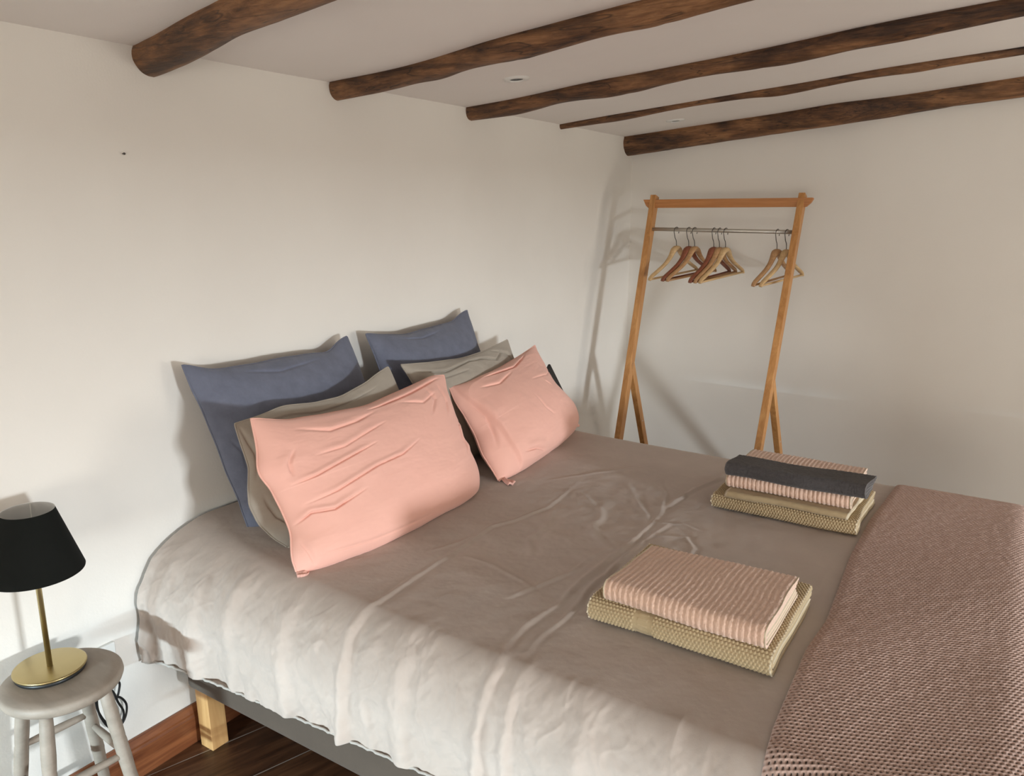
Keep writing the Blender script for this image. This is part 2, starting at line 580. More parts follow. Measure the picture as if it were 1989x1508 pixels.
# skirting board with a moulded top
def skirting(name, path_y0, path_y1):
    prof = [(0.0, 0.0), (0.016, 0.0), (0.016, 0.085), (0.013, 0.092), (0.013, 0.098), (0.009, 0.108), (0.006, 0.119), (0.0, 0.120)]
    n = 2; V = []
    for y in (path_y0, path_y1):
        V += [(x, y, z) for x, z in prof]
    k = len(prof)
    F = [(i, i + 1, k + i + 1, k + i) for i in range(k - 1)] + [tuple(range(k - 1, -1, -1)), tuple(range(k, 2 * k))]
    return struct(mesh_np(name, V, F, M['skirt'], smooth=False))


skirting('baseboard_left', YF, YB)
bm = bmesh.new(); add_box(bm, (0.016, YB - 0.016, 0), (XR, YB + 0.002, 0.095)); add_box(bm, (0.016, YB - 0.010, 0.095), (XR, YB + 0.002, 0.12))
struct(obj_bm('baseboard_back', bm, M['skirt']))

# ------------------------------------------------------------------ log beams
BE = {
    1: [(0.0, 1.267, 0.047), (0.1, 1.256, 0.049), (0.2, 1.241, 0.048), (0.3, 1.224, 0.046), (0.4, 1.209, 0.043), (0.5, 1.198, 0.045), (0.6, 1.187, 0.046), (1.2, 1.15, 0.048), (4.0, 1.05, 0.05)],
    2: [(0, 1.921, 0.037), (0.1, 1.938, 0.037), (0.2, 1.949, 0.035), (0.3, 1.95, 0.033), (0.4, 1.946, 0.038), (0.5, 1.929, 0.034), (0.6, 1.916, 0.036), (0.7, 1.916, 0.042), (0.8, 1.912, 0.039), (0.9, 1.908, 0.036), (1, 1.907, 0.036), (1.1, 1.909, 0.039), (1.3, 1.907, 0.034), (4.0, 1.88, 0.04)],
    3: [(0, 2.652, 0.033), (0.1, 2.665, 0.036), (0.2, 2.677, 0.038), (0.3, 2.671, 0.034), (0.4, 2.661, 0.03), (0.5, 2.657, 0.033), (0.6, 2.661, 0.039), (0.7, 2.67, 0.038), (0.8, 2.667, 0.033), (0.9, 2.667, 0.03), (1, 2.675, 0.03), (1.1, 2.681, 0.034), (1.2, 2.679, 0.037), (1.3, 2.669, 0.037), (1.4, 2.653, 0.036), (1.5, 2.65, 0.037), (1.6, 2.653, 0.037), (1.7, 2.656, 0.034), (1.8, 2.66, 0.032), (4.0, 2.66, 0.036)],
    4: [(0, 3.389, 0.014), (0.1, 3.382, 0.016), (0.2, 3.374, 0.018), (0.3, 3.367, 0.021), (0.4, 3.367, 0.019), (0.5, 3.367, 0.016), (0.6, 3.368, 0.014), (0.7, 3.368, 0.014), (0.8, 3.371, 0.015), (0.9, 3.374, 0.017), (1, 3.383, 0.024), (1.1, 3.385, 0.022), (1.2, 3.385, 0.018), (1.3, 3.385, 0.016), (1.4, 3.389, 0.017), (1.5, 3.4, 0.02), (1.6, 3.41, 0.017), (1.8, 3.434, 0.016), (4.0, 3.5, 0.018)],
    5: [(0, 4.152, 0.068), (0.2, 4.164, 0.066), (0.4, 4.174, 0.064), (0.6, 4.173, 0.063), (0.8, 4.168, 0.063), (0.9, 4.153, 0.063), (1, 4.137, 0.064), (1.1, 4.127, 0.064), (1.2, 4.151, 0.061), (1.3, 4.175, 0.059), (1.4, 4.186, 0.056), (1.5, 4.185, 0.054), (1.6, 4.183, 0.052), (1.8, 4.175, 0.055), (4.0, 4.17, 0.056)],
}
LBL = {
    1: 'thick rough log beam running out at the top left, nearest of the ceiling beams',
    2: 'dark log beam in the ceiling just in front of the nearer recessed spotlight',
    3: 'dark log beam just behind the nearer recessed spotlight',
    4: 'thinnest ceiling beam, a slender pole in front of the farther recessed spotlight',
    5: 'log beam along the top of the back wall above the clothes rack',
}
for k, st in BE.items():
    st = np.array(st); xs = np.arange(-0.01, XR, 0.012); nth = 40
    yc = np.interp(xs, st[:, 0], st[:, 1]); r = np.interp(xs, st[:, 0], st[:, 2])
    ker = np.ones(7) / 7
    yc = np.convolve(np.pad(yc, 3, 'edge'), ker, 'valid'); r = np.convolve(np.pad(r, 3, 'edge'), ker, 'valid')
    zc = CZ + SL * xs - 0.45 * r
    th = np.linspace(0, 2 * np.pi, nth, endpoint=False)
    X, TH = np.meshgrid(xs, th, indexing='ij')
    R = r[:, None] * (1 + 0.05 * fbm(X * 7, np.cos(TH) * 1.5 + 20 * k, np.sin(TH) * 1.5, 3) + 0.035 * ridge(X * 2.2, TH * 1.2, k * 3.0, 1) * -1)
    V = np.stack([X, yc[:, None] + R * np.cos(TH), zc[:, None] + R * np.sin(TH)], -1)
    o = mesh_np('ceiling_beam', V.reshape(-1, 3), grid_faces(len(xs), nth, wrap_v=True), beam_wood('log_wood_%d' % k, k))
    tag(o, LBL[k], 'beam', 'log beams in the ceiling')

# ------------------------------------------------------------------ recessed spotlights
for i, (x, y, lab) in enumerate(((0.408, 2.353, 'small white recessed ceiling spotlight, the nearer, between two thick beams'),
                                 (0.403, 3.809, 'small white recessed ceiling spotlight, the farther, near the back wall beam'))):
    z = ceil_z(x)
    t = thing('recessed_spotlight', lab, 'ceiling light', (x, y, z), 'recessed ceiling spotlights')
    q = Matrix.Rotation(-math.atan(SL), 4, 'Y')
    a = lathe('trim_ring', [(0.0235, 0.002), (0.024, -0.005), (0.030, -0.006), (0.044, -0.003), (0.047, 0.004)], M['whiteplastic'], t, 40, cap=False)
    b_ = lathe('lamp_glass', [(0.001, -0.0022), (0.016, -0.0022), (0.024, -0.0020), (0.0255, 0.0)], M['blackplastic'], t, 32, cap=False)
    for o in (a, b_):
        o.matrix_local = q

# ------------------------------------------------------------------ little nail on the wall and the socket plate
o = lathe('nail', [(0.0005, 0.010), (0.0028, 0.009), (0.0030, 0.006), (0.0012, 0.005), (0.0012, -0.004)], M['darkwire'], n=12,
          axis=((0, 1.167, 1.692), (0.01, 1.167, 1.692)))
tag(o, 'tiny dark nail in the bare white wall, high on the left', 'nail')
t = thing('wall_socket', 'white socket plate on the wall behind the round stool', 'socket', (0.0, 0.95, 0.39))
bm = bmesh.new(); add_box(bm, (-0.003, 0.905, 0.345), (0.009, 0.995, 0.431))
pl = obj_bm('cover_plate', bm, M['whiteplastic'], bevel=0.003, seg=3)
sk = lathe('socket_insert', [(0.001, 0.004), (0.017, 0.0045), (0.019, 0.0105), (0.021, 0.0105), (0.022, 0.008)], M['whiteplastic'], n=32,
           axis=((0, 0.95, 0.388), (1, 0.95, 0.388)), cap=False)
reparent([pl, sk], t)

# ------------------------------------------------------------------ bed
BX0, BX1, BY0, BY1 = 0.05, 2.03, 1.158, 2.755
bed = thing('bed', 'double bed with grey upholstered base on square wooden legs against the left wall', 'bed', (1.04, 1.955, 0))
bm = bmesh.new(); add_box(bm, (BX0, BY0, 0.215), (BX1, BY1, 0.40))
base = obj_bm('bed_base', bm, M['boxgrey'], bevel=0.018, seg=4)
bm = bmesh.new(); add_box(bm, (BX0 + 0.005, BY0 + 0.01, 0.402), (BX1, BY1 - 0.01, 0.60))
matt = obj_bm('mattress', bm, M['whiteplastic'], bevel=0.05, seg=5)
legs = []
for lx, ly in ((0.066, 1.222), (0.066, 2.69), (1.97, 1.222), (1.97, 2.69)):
    bm = bmesh.new(); s = 0.0275
    vs = add_box(bm, (lx - s, ly - s, 0.0), (lx + s, ly + s, 0.216))
    for v_ in vs:
        if v_.co.z > 0.1:
            v_.co.x -= 0.008
    legs.append(obj_bm('leg', bm, M['oakleg'], bevel=0.002))
reparent([base, matt] + legs, bed)

# ------------------------------------------------------------------ duvet surface (shared with the blanket)
YM = 1.95


def side_table(a, b, L, n=2.6, m=120):
    """outward distance table: (arc length, outward offset from start of curve, drop)"""
    th = np.linspace(0, np.pi / 2, m)
    o_ = a * np.sin(th) ** (2 / n); d_ = b * (1 - np.cos(th) ** (2 / n))
    o_ = np.append(o_, a); d_ = np.append(d_, b + L)
    s = np.concatenate([[0], np.cumsum(np.hypot(np.diff(o_), np.diff(d_)))])
    return s, o_, d_


A_N, B_N = 0.105, 0.15
TN = side_table(A_N, B_N, 0.16, 1.8)
TF = side_table(0.13, 0.14, 0.16)
TX = side_table(0.14, 0.15, 0.22, 2.3)


def bed_surface(u, v, top=0.662):
    """u: distance along x from 0 (arc), v: arc distance from the middle of the bed, negative = near side."""
    head = np.exp(-np.clip(u, 0, None) / 0.30)
    yE = 1.088 - 0.028 * head
    a_sc = 1 + 1.5 * head; b_sc = 1 + 0.25 * head
    ys = yE + A_N * a_sc                        # where the near curve starts
    vn = -v
    flat = YM - ys
    e = np.clip(vn - flat, 0, None)
    s, o_, d_ = TN
    offn = np.interp(e, s, o_); dn = np.interp(e, s, d_)
    curve = np.minimum(dn, B_N); rest = dn - curve
    y_near = YM - np.minimum(vn, flat) - offn * a_sc
    z_near = -(curve * b_sc + rest)
    # far
    yEf = 2.825; flatf = yEf - 0.13 - YM
    e = np.clip(v - flatf, 0, None); s, o2, d2 = TF
    y_far = YM + np.minimum(v, flatf) + np.interp(e, s, o2)
    z_far = -np.interp(e, s, d2)
    y = np.where(v < 0, y_near, y_far); dz = np.where(v < 0, z_near, z_far)
    # foot
    xs = 2.12 - 0.14
    e = np.clip(u - xs, 0, None); s, o3, d3 = TX
    x = np.minimum(u, xs) + np.interp(e, s, o3); dx = np.interp(e, s, d3)
    z = top + 0.035 * head + dz - dx
    z = np.maximum(z, 0.352 + 0.045 * np.clip(x, 0, 1.3))
    return x, y, z


def normals_of(P):
    du = np.gradient(P, axis=0); dv = np.gradient(P, axis=1)
    n = np.cross(du, dv); n /= np.linalg.norm(n, axis=-1, keepdims=True) + 1e-12
    return n


CREASES = [  # (points on the bed top, amplitude, width, taper)
    ([(1.21, 2.80), (1.093, 2.297), (1.10, 1.954), (1.116, 1.687), (1.094, 1.389), (1.112, 1.10)], 0.0065, 0.012),
    ([(1.15, 2.10), (1.13, 1.90), (1.145, 1.65), (1.14, 1.45), (1.16, 1.20)], 0.0055, 0.010),
    ([(1.085, 1.80), (1.06, 1.62), (1.01, 1.48), (0.98, 1.40)], 0.0055, 0.009),
    ([(0.75, 2.30), (0.78, 1.95), (0.735, 1.72), (0.745, 1.519), (0.76, 1.259), (0.755, 1.10)], 0.0050, 0.010),
    ([(0.80, 1.95), (0.86, 1.85), (0.87, 1.72), (0.93, 1.62)], 0.0050, 0.014),
    ([(0.79, 2.15), (0.93, 2.02), (0.97, 1.90), (1.07, 1.78)], 0.0055, 0.015),
    ([(0.88, 2.30), (0.98, 2.18), (1.08, 2.03), (1.13, 1.93)], 0.0050, 0.015),
    ([(0.98, 2.36), (1.06, 2.22), (1.10, 2.10)], 0.0042, 0.012),
    ([(0.77, 1.53), (0.85, 1.52), (0.97, 1.50), (1.03, 1.47)], 0.0030, 0.011),
    ([(1.12, 1.93), (1.22, 1.97), (1.26, 1.90), (1.27, 1.80)], 0.0042, 0.010),
    ([(1.10, 2.02), (1.18, 2.06), (1.25, 2.02)], 0.0040, 0.010),
    ([(0.66, 2.15), (0.80, 2.36), (0.90, 2.50)], 0.0038, 0.012),
    ([(0.69, 1.50), (0.72, 1.60), (0.73, 1.66)], 0.0034, 0.010),
]


def duvet_disp(u, v, P):
    x = P[..., 0]; y = P[..., 1]; z = P[..., 2]
    side = np.clip((1.24 - y) / 0.12, 0, 1); side = side * side * (3 - 2 * side)
    down = np.clip((0.64 - z) / 0.25, 0, 1)
    h = 0.004 * fbm(x * 2.4, y * 2.4, 1.0, 3)
    yy_ = YM + v                                # unrolled coordinate
    for pts, amp, wd in CREASES:
        xw = x + 0.012 * vnoise(x * 7, y * 7, 31.0); yw = y + 0.012 * vnoise(x * 7, y * 7, 33.0)
        d, tp, sg = polydist(xw, yw, pts)
        wob = 1 + 0.5 * vnoise(x * 9, y * 9, len(pts))
        end = np.clip(np.minimum(tp, 1 - tp) * 6, 0, 1)
        w1 = wd * 0.75
        sd = d * np.where(sg > 0, 1, -1) + 0.003 * vnoise(x * 22, y * 22, 7.0)
        prof = np.exp(-(sd / w1) ** 2) - 0.6 * np.exp(-((sd - 1.6 * w1) / (1.2 * w1)) ** 2) + 0.25 * np.exp(-((sd + 3.0 * w1) / (2.0 * w1)) ** 2)
        h = h + 0.45 * amp * wob * prof * end * (1 - side)
    # crumpled area in the middle of the bed
    cr = np.exp(-(((x - 0.98) / 0.26) ** 2 + ((y - 1.95) / 0.36) ** 2))
    xw = x + 0.02 * fbm(x * 6, y * 6, 41.0, 2); yw = y + 0.02 * fbm(x * 6, y * 6, 43.0, 2)
    h = h + cr * 0.0050 * fbm(xw * 14 + yw * 6, yw * 9 - xw * 4, 3.0, 3)
    h = h + (1 - side) * (0.0010 + 0.0010 * cr) * fbm(x * 24, y * 24, 4.0, 4)
    # drape folds on the near side: run downwards, spreading and leaning to the right
    w = x * 1.0 - (0.66 - z) * 0.25 + 0.03 * vnoise(x * 3, z * 3, 8.0)
    f = vnoise(w * 7.0, z * 1.2, 11.0) + 0.55 * vnoise(w * 15, z * 2.0, 12.0) + 0.34 * vnoise(w * 31, z * 5, 13.0) + 0.14 * vnoise(w * 62, z * 9, 15.0)
    sharp = 0.9 * ridge(w * 4.2 + 3, z * 0.9, 14.0, 1)
    h = h + side * (0.003 + 0.015 * down) * (0.60 * f + 0.20 * sharp)
    xw = x + 0.02 * fbm(x * 8, z * 8, 41.0, 2); zw = z + 0.02 * fbm(x * 8, z * 8, 43.0, 2)
    h = h + side * 0.0022 * (ridge(xw * 7 + zw * 3, zw * 6 - xw * 4, 51.0, 2) - 0.3) + side * 0.0080 * fbm(xw * 16 + zw * 9, zw * 13 - xw * 6, 21.0, 4) + side * 0.0045 * fbm(xw * 30 - zw * 14, zw * 20, 23.0, 3)
    # strong vertical folds that carry the top creases down
    for fx, lean, amp, wd in ((1.125, 0.02, 0.020, 0.016), (1.185, 0.03, 0.013, 0.013), (0.755, 0.02, 0.018, 0.015), (1.50, 0.05, 0.012, 0.03),
                              (1.57, 0.02, 0.011, 0.012), (0.22, 0.03, 0.012, 0.03), (0.36, 0.03, 0.011, 0.02), (0.55, 0.05, 0.010, 0.02), (0.90, 0.06, 0.008, 0.025), (1.33, 0.06, 0.008, 0.02)):
        d = (x - fx - lean * (0.64 - z) / 0.3 * 0.6)
        h = h + side * amp * (np.exp(-(d / wd) ** 2) - 0.5 * np.exp(-((d - 1.7 * wd) / (1.3 * wd)) ** 2)) * (0.5 + 0.5 * down)
    return h


nu, nv = 860, 760
vmin = -(YM - (1.088 + A_N) + TN[0][-1]); vmax = 2.825 - 0.13 - YM + TF[0][-1]
umax = 2.12 - 0.14 + TX[0][-1] * 0.8
u = np.linspace(0.012, umax, nu)
# denser spacing on the near half
q = np.linspace(0, 1, nv); v = vmin + (vmax - vmin) * (0.75 * q + 0.25 * q ** 2)
U, V_ = np.meshgrid(u, v, indexing='ij')
X, Y, Z = bed_surface(U, V_)
P0 = np.stack([X, Y, Z], -1)
n0 = normals_of(P0)
H = duvet_disp(U, V_, P0)
P = P0 + n0 * H[..., None]
# gathered tail of the near head corner hanging lower by the wall
tail = np.exp(-((P0[..., 0] - 0.02) / 0.045) ** 2) * np.clip((0.45 - P0[..., 2]) / 0.12, 0, 1) * (P0[..., 1] < 1.5)
P[..., 2] -= 0.02 * tail
P[..., 0] = np.clip(P[..., 0], 0.006, None)
PD = P
duvet = mesh_np('duvet', P.reshape(-1, 3), grid_faces(nu, nv), M['duvet'], loc=(1.04, 1.955, 0.4))
tag(duvet, 'taupe linen duvet cover over the bed, creased in the middle, hanging at the near side', 'duvet')
# stitched hem along the near lower edge
hem_pts = [Vector(P[i, 0]) + Vector((0, 0, 0.002)) for i in range(0, nu, 3) if P0[i, 0, 0] < 2.1]
jj = [Vector((p.x, p.y - 0.0015 + 0.0012 * math.sin(i * 2.1), p.z + 0.0012 * math.sin(i * 1.3))) for i, p in enumerate(hem_pts)]
hem = tube('hem', jj, 0.0032, M['duvet_seam'], n=8)
hem.parent = duvet; hem.location = -Vector(duvet.location)

# ------------------------------------------------------------------ knitted blanket over the foot of the bed
PITCH = 0.0088; ROW = 0.0098; K = 8


def blanket():
    smin, smax = 0.0, 0.66
    vlo = -(YM - 1.258 + 0.34) - 0.16; vhi = vmax - 0.10
    ns = int((smax - smin) / PITCH) * K + 1
    nt_ = int((vhi - vlo) / ROW) * K + 1
    s = smin + np.arange(ns) * PITCH / K
    t = vlo + np.arange(nt_) * ROW / K
    S_, T_ = np.meshgrid(s, t, indexing='ij')
    yk = np.array([-1.0, -0.86, -0.68, -0.40, -0.25, 0.12, 0.40, 0.62, 0.80, 1.0])
    xk = np.array([1.672, 1.668, 1.650, 1.640, 1.650, 1.632, 1.634, 1.648, 1.658, 1.655])
    # the smoothed left edge of the blanket
    xe = np.interp(T_, yk, xk)
    # rows bow a little: they follow the drape
    U_ = xe + S_
    VV = T_ + 0.40 * S_ + 0.012 * np.sin(T_ * 3.0 + S_ * 4) + 0.005 * vnoise(S_ * 4, T_ * 4, 2)
    x, y, z = bed_surface(U_, VV, top=0.662)
    B = np.stack([x, y, z], -1)
    n = normals_of(B)
    # lifted and softly rolling
    roll = 0.010 + 0.006 * fbm(S_ * 3.0, T_ * 2.2, 6.0, 2)
    sidef = np.clip((1.22 - y) / 0.12, 0, 1)
    roll = roll + sidef * (0.010 + 0.014 * np.sin(x * 26 + 1.0) * np.clip((0.66 - z) / 0.1, 0, 1))
    edge = np.clip(S_ / 0.02, 0, 1)
    roll = roll * (0.35 + 0.65 * np.sqrt(edge))
    # the knit
    a = S_ / PITCH; b = T_ / ROW
    row = np.floor(b + 0.5)
    ph = 0.5 * (row % 2)
    da = (a + ph) - np.floor(a + ph) - 0.5           # distance to the hole column
    db = b - row
    hole = np.exp(-((da / 0.21) ** 2 + (db / 0.26) ** 2))
    strand = np.abs(np.cos(np.pi * b))                # bumps of each row sit between hole lines? rows of purl ridges
    hk = 0.0018 * (1 - strand) + 0.0008 * np.cos(2 * np.pi * (a + ph)) * strand - 0.0030 * hole + 0.0016
    hk = hk + 0.0005 * vnoise(a * 1.0, b * 1.0, 4.0)
    Pn = B + n * (roll + hk)[..., None]
    Fq = grid_faces(ns, nt_)
    # open the middle of each hole
    ca = (da.ravel()[Fq]).mean(1); cb = (db.ravel()[Fq]).mean(1)
    spread = np.ptp(da.ravel()[Fq], axis=1)
    keep = ((ca / 0.18) ** 2 + (cb / 0.22) ** 2 > 1.0) | (spread > 0.5)
    # closed selvedge
    keep |= (S_.ravel()[Fq[:, 0]] < PITCH * 0.8)
    return Pn.reshape(-1, 3), Fq[keep]


Vb, Fb = blanket()
bl = mesh_np('knitted_blanket', Vb, Fb, M['knit'], loc=(1.9, 1.95, 0.67))
tag(bl, 'chunky dusty rose knitted blanket laid across the foot of the bed', 'blanket')
# rolled selvedge
nb = int(0.66 / PITCH) * K + 1
nt_b = len(Vb) // nb
edge = [Vector(Vb[j]) for j in range(0, nt_b, 3)]
er = [0.0042 + 0.0014 * math.sin(j * 2.4) for j in range(len(edge))]
sv = tube('selvedge', edge, er, M['knit'], n=8)
sv.parent = bl; sv.location = -Vector(bl.location)


# ------------------------------------------------------------------ pillows
def pillow(name, BL, BR, TL, TR, T, mat, label, group, seed, fdir=(1, 0, 0.3), top_sag=0.0, pinch=0.045, belly=0.25, wr=0.004,
           creases=(), step=None, bulge_side=0.0, bot_curve=0.0, n=120, cat='pillow', waist=0.0, edges=None, out=0.0, lim=None, back=0.6, cpow=2.6):
    BL, BR, TL, TR = [np.array(p, float) for p in (BL, BR, TL, TR)]
    a = np.linspace(-1, 1, n); b = np.linspace(-1, 1, n)
    # more resolution near edges
    a = np.sin(a * np.pi / 2) * 0.5 + a * 0.5; b = np.sin(b * np.pi / 2) * 0.5 + b * 0.5
    A, B_ = np.meshgrid(a, b, indexing='ij')
    A2 = A * (1 - pinch * (1 - B_ ** 2) ** 1 * np.abs(A) ** 3 * (1 - bulge_side)) + bulge_side * 0.05 * A * np.exp(-((B_ + 0.6) / 0.33) ** 2)
    A2 = A2 - waist * np.clip(A, 0, 1) ** 2 * np.exp(-((B_ - 0.05) / 0.6) ** 2)
    B2 = B_ * (1 - pinch * (1 - A ** 2) * np.abs(B_) ** 3)
    B2 = B2 - top_sag * (1 - A ** 2) * np.clip(B_, 0, 1) ** 2 - bot_curve * (1 - A ** 2) * np.clip(-B_, 0, 1) ** 2
    if edges:
        def eo(k, q):
            if k not in edges:
                return 0.0
            pts_ = np.array([(-1.0, 0.0)] + list(edges[k]) + [(1.0, 0.0)])
            f_ = sum(np.interp(q + dq, pts_[:, 0], pts_[:, 1]) for dq in (-0.06, -0.03, 0.0, 0.03, 0.06)) / 5
            return f_
        A2 = A2 + eo('L', B_) * np.clip(-A, 0, 1) ** 2.5 + eo('R', B_) * np.clip(A, 0, 1) ** 2.5
        B2 = B2 + eo('T', A) * np.clip(B_, 0, 1) ** 1.6
    # wobbly outline
    wob = 0.012 * vnoise(A * 3 + seed, B_ * 3, seed) * (np.abs(B_) ** 6 + np.abs(A) ** 6)
    A2 = A2 + wob; B2 = B2 + wob * 1.3
    s = (A2 + 1) / 2; t = (B2 + 1) / 2
    C0 = ((1 - s) * (1 - t))[..., None] * BL + (s * (1 - t))[..., None] * BR + ((1 - s) * t)[..., None] * TL + (s * t)[..., None] * TR
    w = ((BR - BL) + (TR - TL)) / 2; h = ((TL - BL) + (TR - BR)) / 2
    nrm = np.cross(w, h); nrm /= np.linalg.norm(nrm)
    if nrm @ np.array(fdir) < 0:
        nrm = -nrm
    prof = np.clip((1 - np.abs(A) ** cpow) * (1 - np.abs(B_) ** cpow), 0, 1) ** 0.55
    th = T * prof * (1 - belly * B_) * (1 - (0.45 if waist else 0) * np.clip(A, 0, 1) ** 2 * np.clip(B_ + 0.4, 0, 1))
    # wrinkles
    cor = (A ** 2 + B_ ** 2) / 2
    ang = np.arctan2(B_ - 0.0, A)
    soft = np.clip(prof * 2, 0, 1)
    Aw = A + 0.12 * vnoise(A * 2 + seed, B_ * 2, 1.0); Bw = B_ + 0.12 * vnoise(A * 2, B_ * 2 + seed, 2.0)
    wr_f = wr * soft * (0.9 * fbm(Aw * 1.6 + seed, Bw * 1.6, seed, 3) + 0.9 * cor * vnoise(ang * 4.5 + seed, cor * 1.2, seed) * (0.4 + 0.6 * cor))
    wr_f = wr_f + wr * 0.22 * soft * fbm(Aw * 7 + Bw * 3, Bw * 9 - Aw * 2, seed + 5, 3)
    front = th + wr_f
    for pts, amp, wd in creases:
        d, tp, sg = polydist(A, B_, pts)
        end = np.clip(np.minimum(tp, 1 - tp) * 4, 0, 1)
        sd = np.where(sg > 0, 1.0, -1.0) * d
        w1 = wd * 0.5
        front = front + 0.62 * amp * end * (np.exp(-((sd - 2.2 * w1) / (2.2 * w1)) ** 2) * 0.5 - np.exp(-(sd / (w1 * 0.75)) ** 2))
    if step is not None:
        a0, slope, hh = step
        st = 1 / (1 + np.exp(-(A - (a0 + slope * B_)) / 0.006))
        front = front + hh * st * np.clip(prof * 3, 0, 1)
    Pf = C0 + nrm * front[..., None]
    Pb = C0 - nrm * (th * back)[..., None]
    if out:                                      # the lower edge sags forward on the bed
        of = out * (1 - np.abs(A) ** 7) * np.clip((-B_ - 0.35) / 0.65, 0, 1) ** 1.5
        Pf[..., 0] += of
        Pb[..., 0] += of
    if lim is not None:                          # resting surfaces: bed top and wall
        for Q in (Pf, Pb):
            zlim = lim + 0 * Q[..., 0]
            Q[..., 2] = np.where(Q[..., 2] < zlim, zlim + 0.12 * (Q[..., 2] - zlim) * 0, Q[..., 2])
            Q[..., 0] = np.maximum(Q[..., 0], 0.012)
    nf = grid_faces(n, n); nbk = grid_faces(n, n, off=n * n, flip=True)
    if np.dot(np.cross(w, h), nrm) < 0:
        nf = nf[:, ::-1]; nbk = nbk[:, ::-1]
    Vv = np.concatenate([Pf.reshape(-1, 3), Pb.reshape(-1, 3)])
    loc = tuple((BL + BR) / 2)
    o = mesh_np(name, Vv, np.concatenate([nf, nbk]), mat, loc=loc)
    bm = bmesh.new(); bm.from_mesh(o.data)
    bmesh.ops.remove_doubles(bm, verts=bm.verts, dist=0.0004)
    bm.to_mesh(o.data); bm.free()
    tag(o, label, cat, group)
    # piped seam all round
    ring = [C0[i, 0] for i in range(n)] + [C0[-1, j] for j in range(n)] + [C0[i, -1] for i in range(n - 1, -1, -1)] + [C0[0, j] for j in range(n - 1, -1, -1)]
    pts = []
    for p in ring[::2]:
        p = Vector(p)
        if lim is not None:
            p.z = max(p.z, lim + 0.003); p.x = max(p.x, 0.014)
        if not pts or (p - pts[-1]).length > 0.004:
            pts.append(p)
    sm = tube('seam', pts, 0.0026, mat, n=6)
    sm.parent = o; sm.location = -Vector(o.location)
    return o


BT = 0.668
pillow('pillow', (0.175, 1.318, 0.672), (0.20, 1.93, 0.675), (0.055, 1.234, 1.142), (0.045, 1.866, 1.145), 0.085, M['blue'],
       'slate blue linen pillow, leftmost, leaning on the wall behind the near pillows', 'slate blue pillows against the wall', 1.0,
       top_sag=0.0, wr=0.007, lim=BT + 0.004, belly=0.30, pinch=0.02, n=200, bot_curve=0.05, out=0.035,
       edges={'T': [(-0.66, -0.08), (-0.14, -0.11), (0.38, -0.12), (0.66, -0.15), (0.86, -0.04)], 'L': [(-0.6, 0.02), (-0.1, 0.0), (0.5, 0.02)]},
       creases=[([(-0.97, -0.80), (-0.8, -0.74), (-0.62, -0.83), (-0.5, -0.95)], 0.020, 0.05), ([(-0.99, -0.62), (-0.86, -0.66), (-0.74, -0.60)], 0.016, 0.04),
                ([(-0.93, -0.40), (-0.84, -0.58), (-0.80, -0.72)], 0.012, 0.04), ([(-0.92, 0.1), (-0.86, -0.1), (-0.88, -0.35)], 0.008, 0.05),
                ([(-0.4, -0.2), (-0.6, -0.4), (-0.62, -0.6)], 0.006, 0.05), ([(-0.5, 0.9), (-0.1, 0.80), (0.5, 0.88)], 0.008, 0.05)])
pillow('pillow', (0.20, 1.99, 0.675), (0.19, 2.58, 0.675), (0.055, 1.945, 1.142), (0.045, 2.548, 1.164), 0.085, M['blue'],
       'slate blue linen pillow standing behind the far pillows against the wall', 'slate blue pillows against the wall', 4.0,
       top_sag=0.0, wr=0.007, lim=BT + 0.006, n=160, edges={'T': [(-0.8, -0.03), (-0.4, -0.09), (0.1, -0.10), (0.6, -0.12), (0.85, -0.03)]}, creases=[([(-0.6, 0.9), (-0.2, 0.82), (0.2, 0.88)], 0.008, 0.05)])
pillow('pillow', (0.365, 1.292, 0.672), (0.40, 1.90, 0.675), (0.232, 1.255, 1.003), (0.225, 1.868, 1.066), 0.060, M['taupe'],
       'grey taupe pillow sandwiched between the near blue pillow and the near pink one', 'grey taupe pillows in the middle row', 2.0,
       top_sag=0.0, wr=0.008, lim=BT + 0.003, belly=0.5, pinch=0.0, n=200, back=0.9,
       edges={'T': [(-0.8, 0.0), (-0.5, 0.0), (-0.14, -0.14), (0.2, -0.20), (0.6, -0.14)], 'L': [(-0.8, -0.09), (-0.5, -0.17), (-0.2, -0.18), (0.05, -0.12), (0.35, -0.03), (0.7, -0.02)]},
       creases=[([(-0.97, 0.95), (-0.93, 0.5), (-0.96, 0.1)], 0.010, 0.04), ([(-0.93, -0.1), (-0.9, -0.5), (-0.82, -0.9)], 0.010, 0.03), ([(-0.9, 0.9), (-0.2, 0.80), (0.7, 0.84)], 0.008, 0.04)])
pillow('pillow', (0.33, 2.06, 0.675), (0.33, 2.68, 0.675), (0.195, 1.962, 1.046), (0.20, 2.610, 1.043), 0.060, M['taupe'],
       'grey taupe pillow peeking out between the far blue pillow and the far pink one', 'grey taupe pillows in the middle row', 3.0,
       top_sag=0.09, wr=0.010, lim=BT + 0.003, n=180,
       creases=[([(-0.95, 0.85), (-0.5, 0.72), (0.0, 0.86), (0.4, 0.80)], 0.016, 0.05), ([(0.1, 0.9), (0.5, 0.70), (0.75, 0.86)], 0.016, 0.05), ([(0.5, 0.95), (0.82, 0.75), (0.9, 0.5)], 0.012, 0.05), ([(-0.6, 0.6), (-0.1, 0.66)], 0.01, 0.05)])
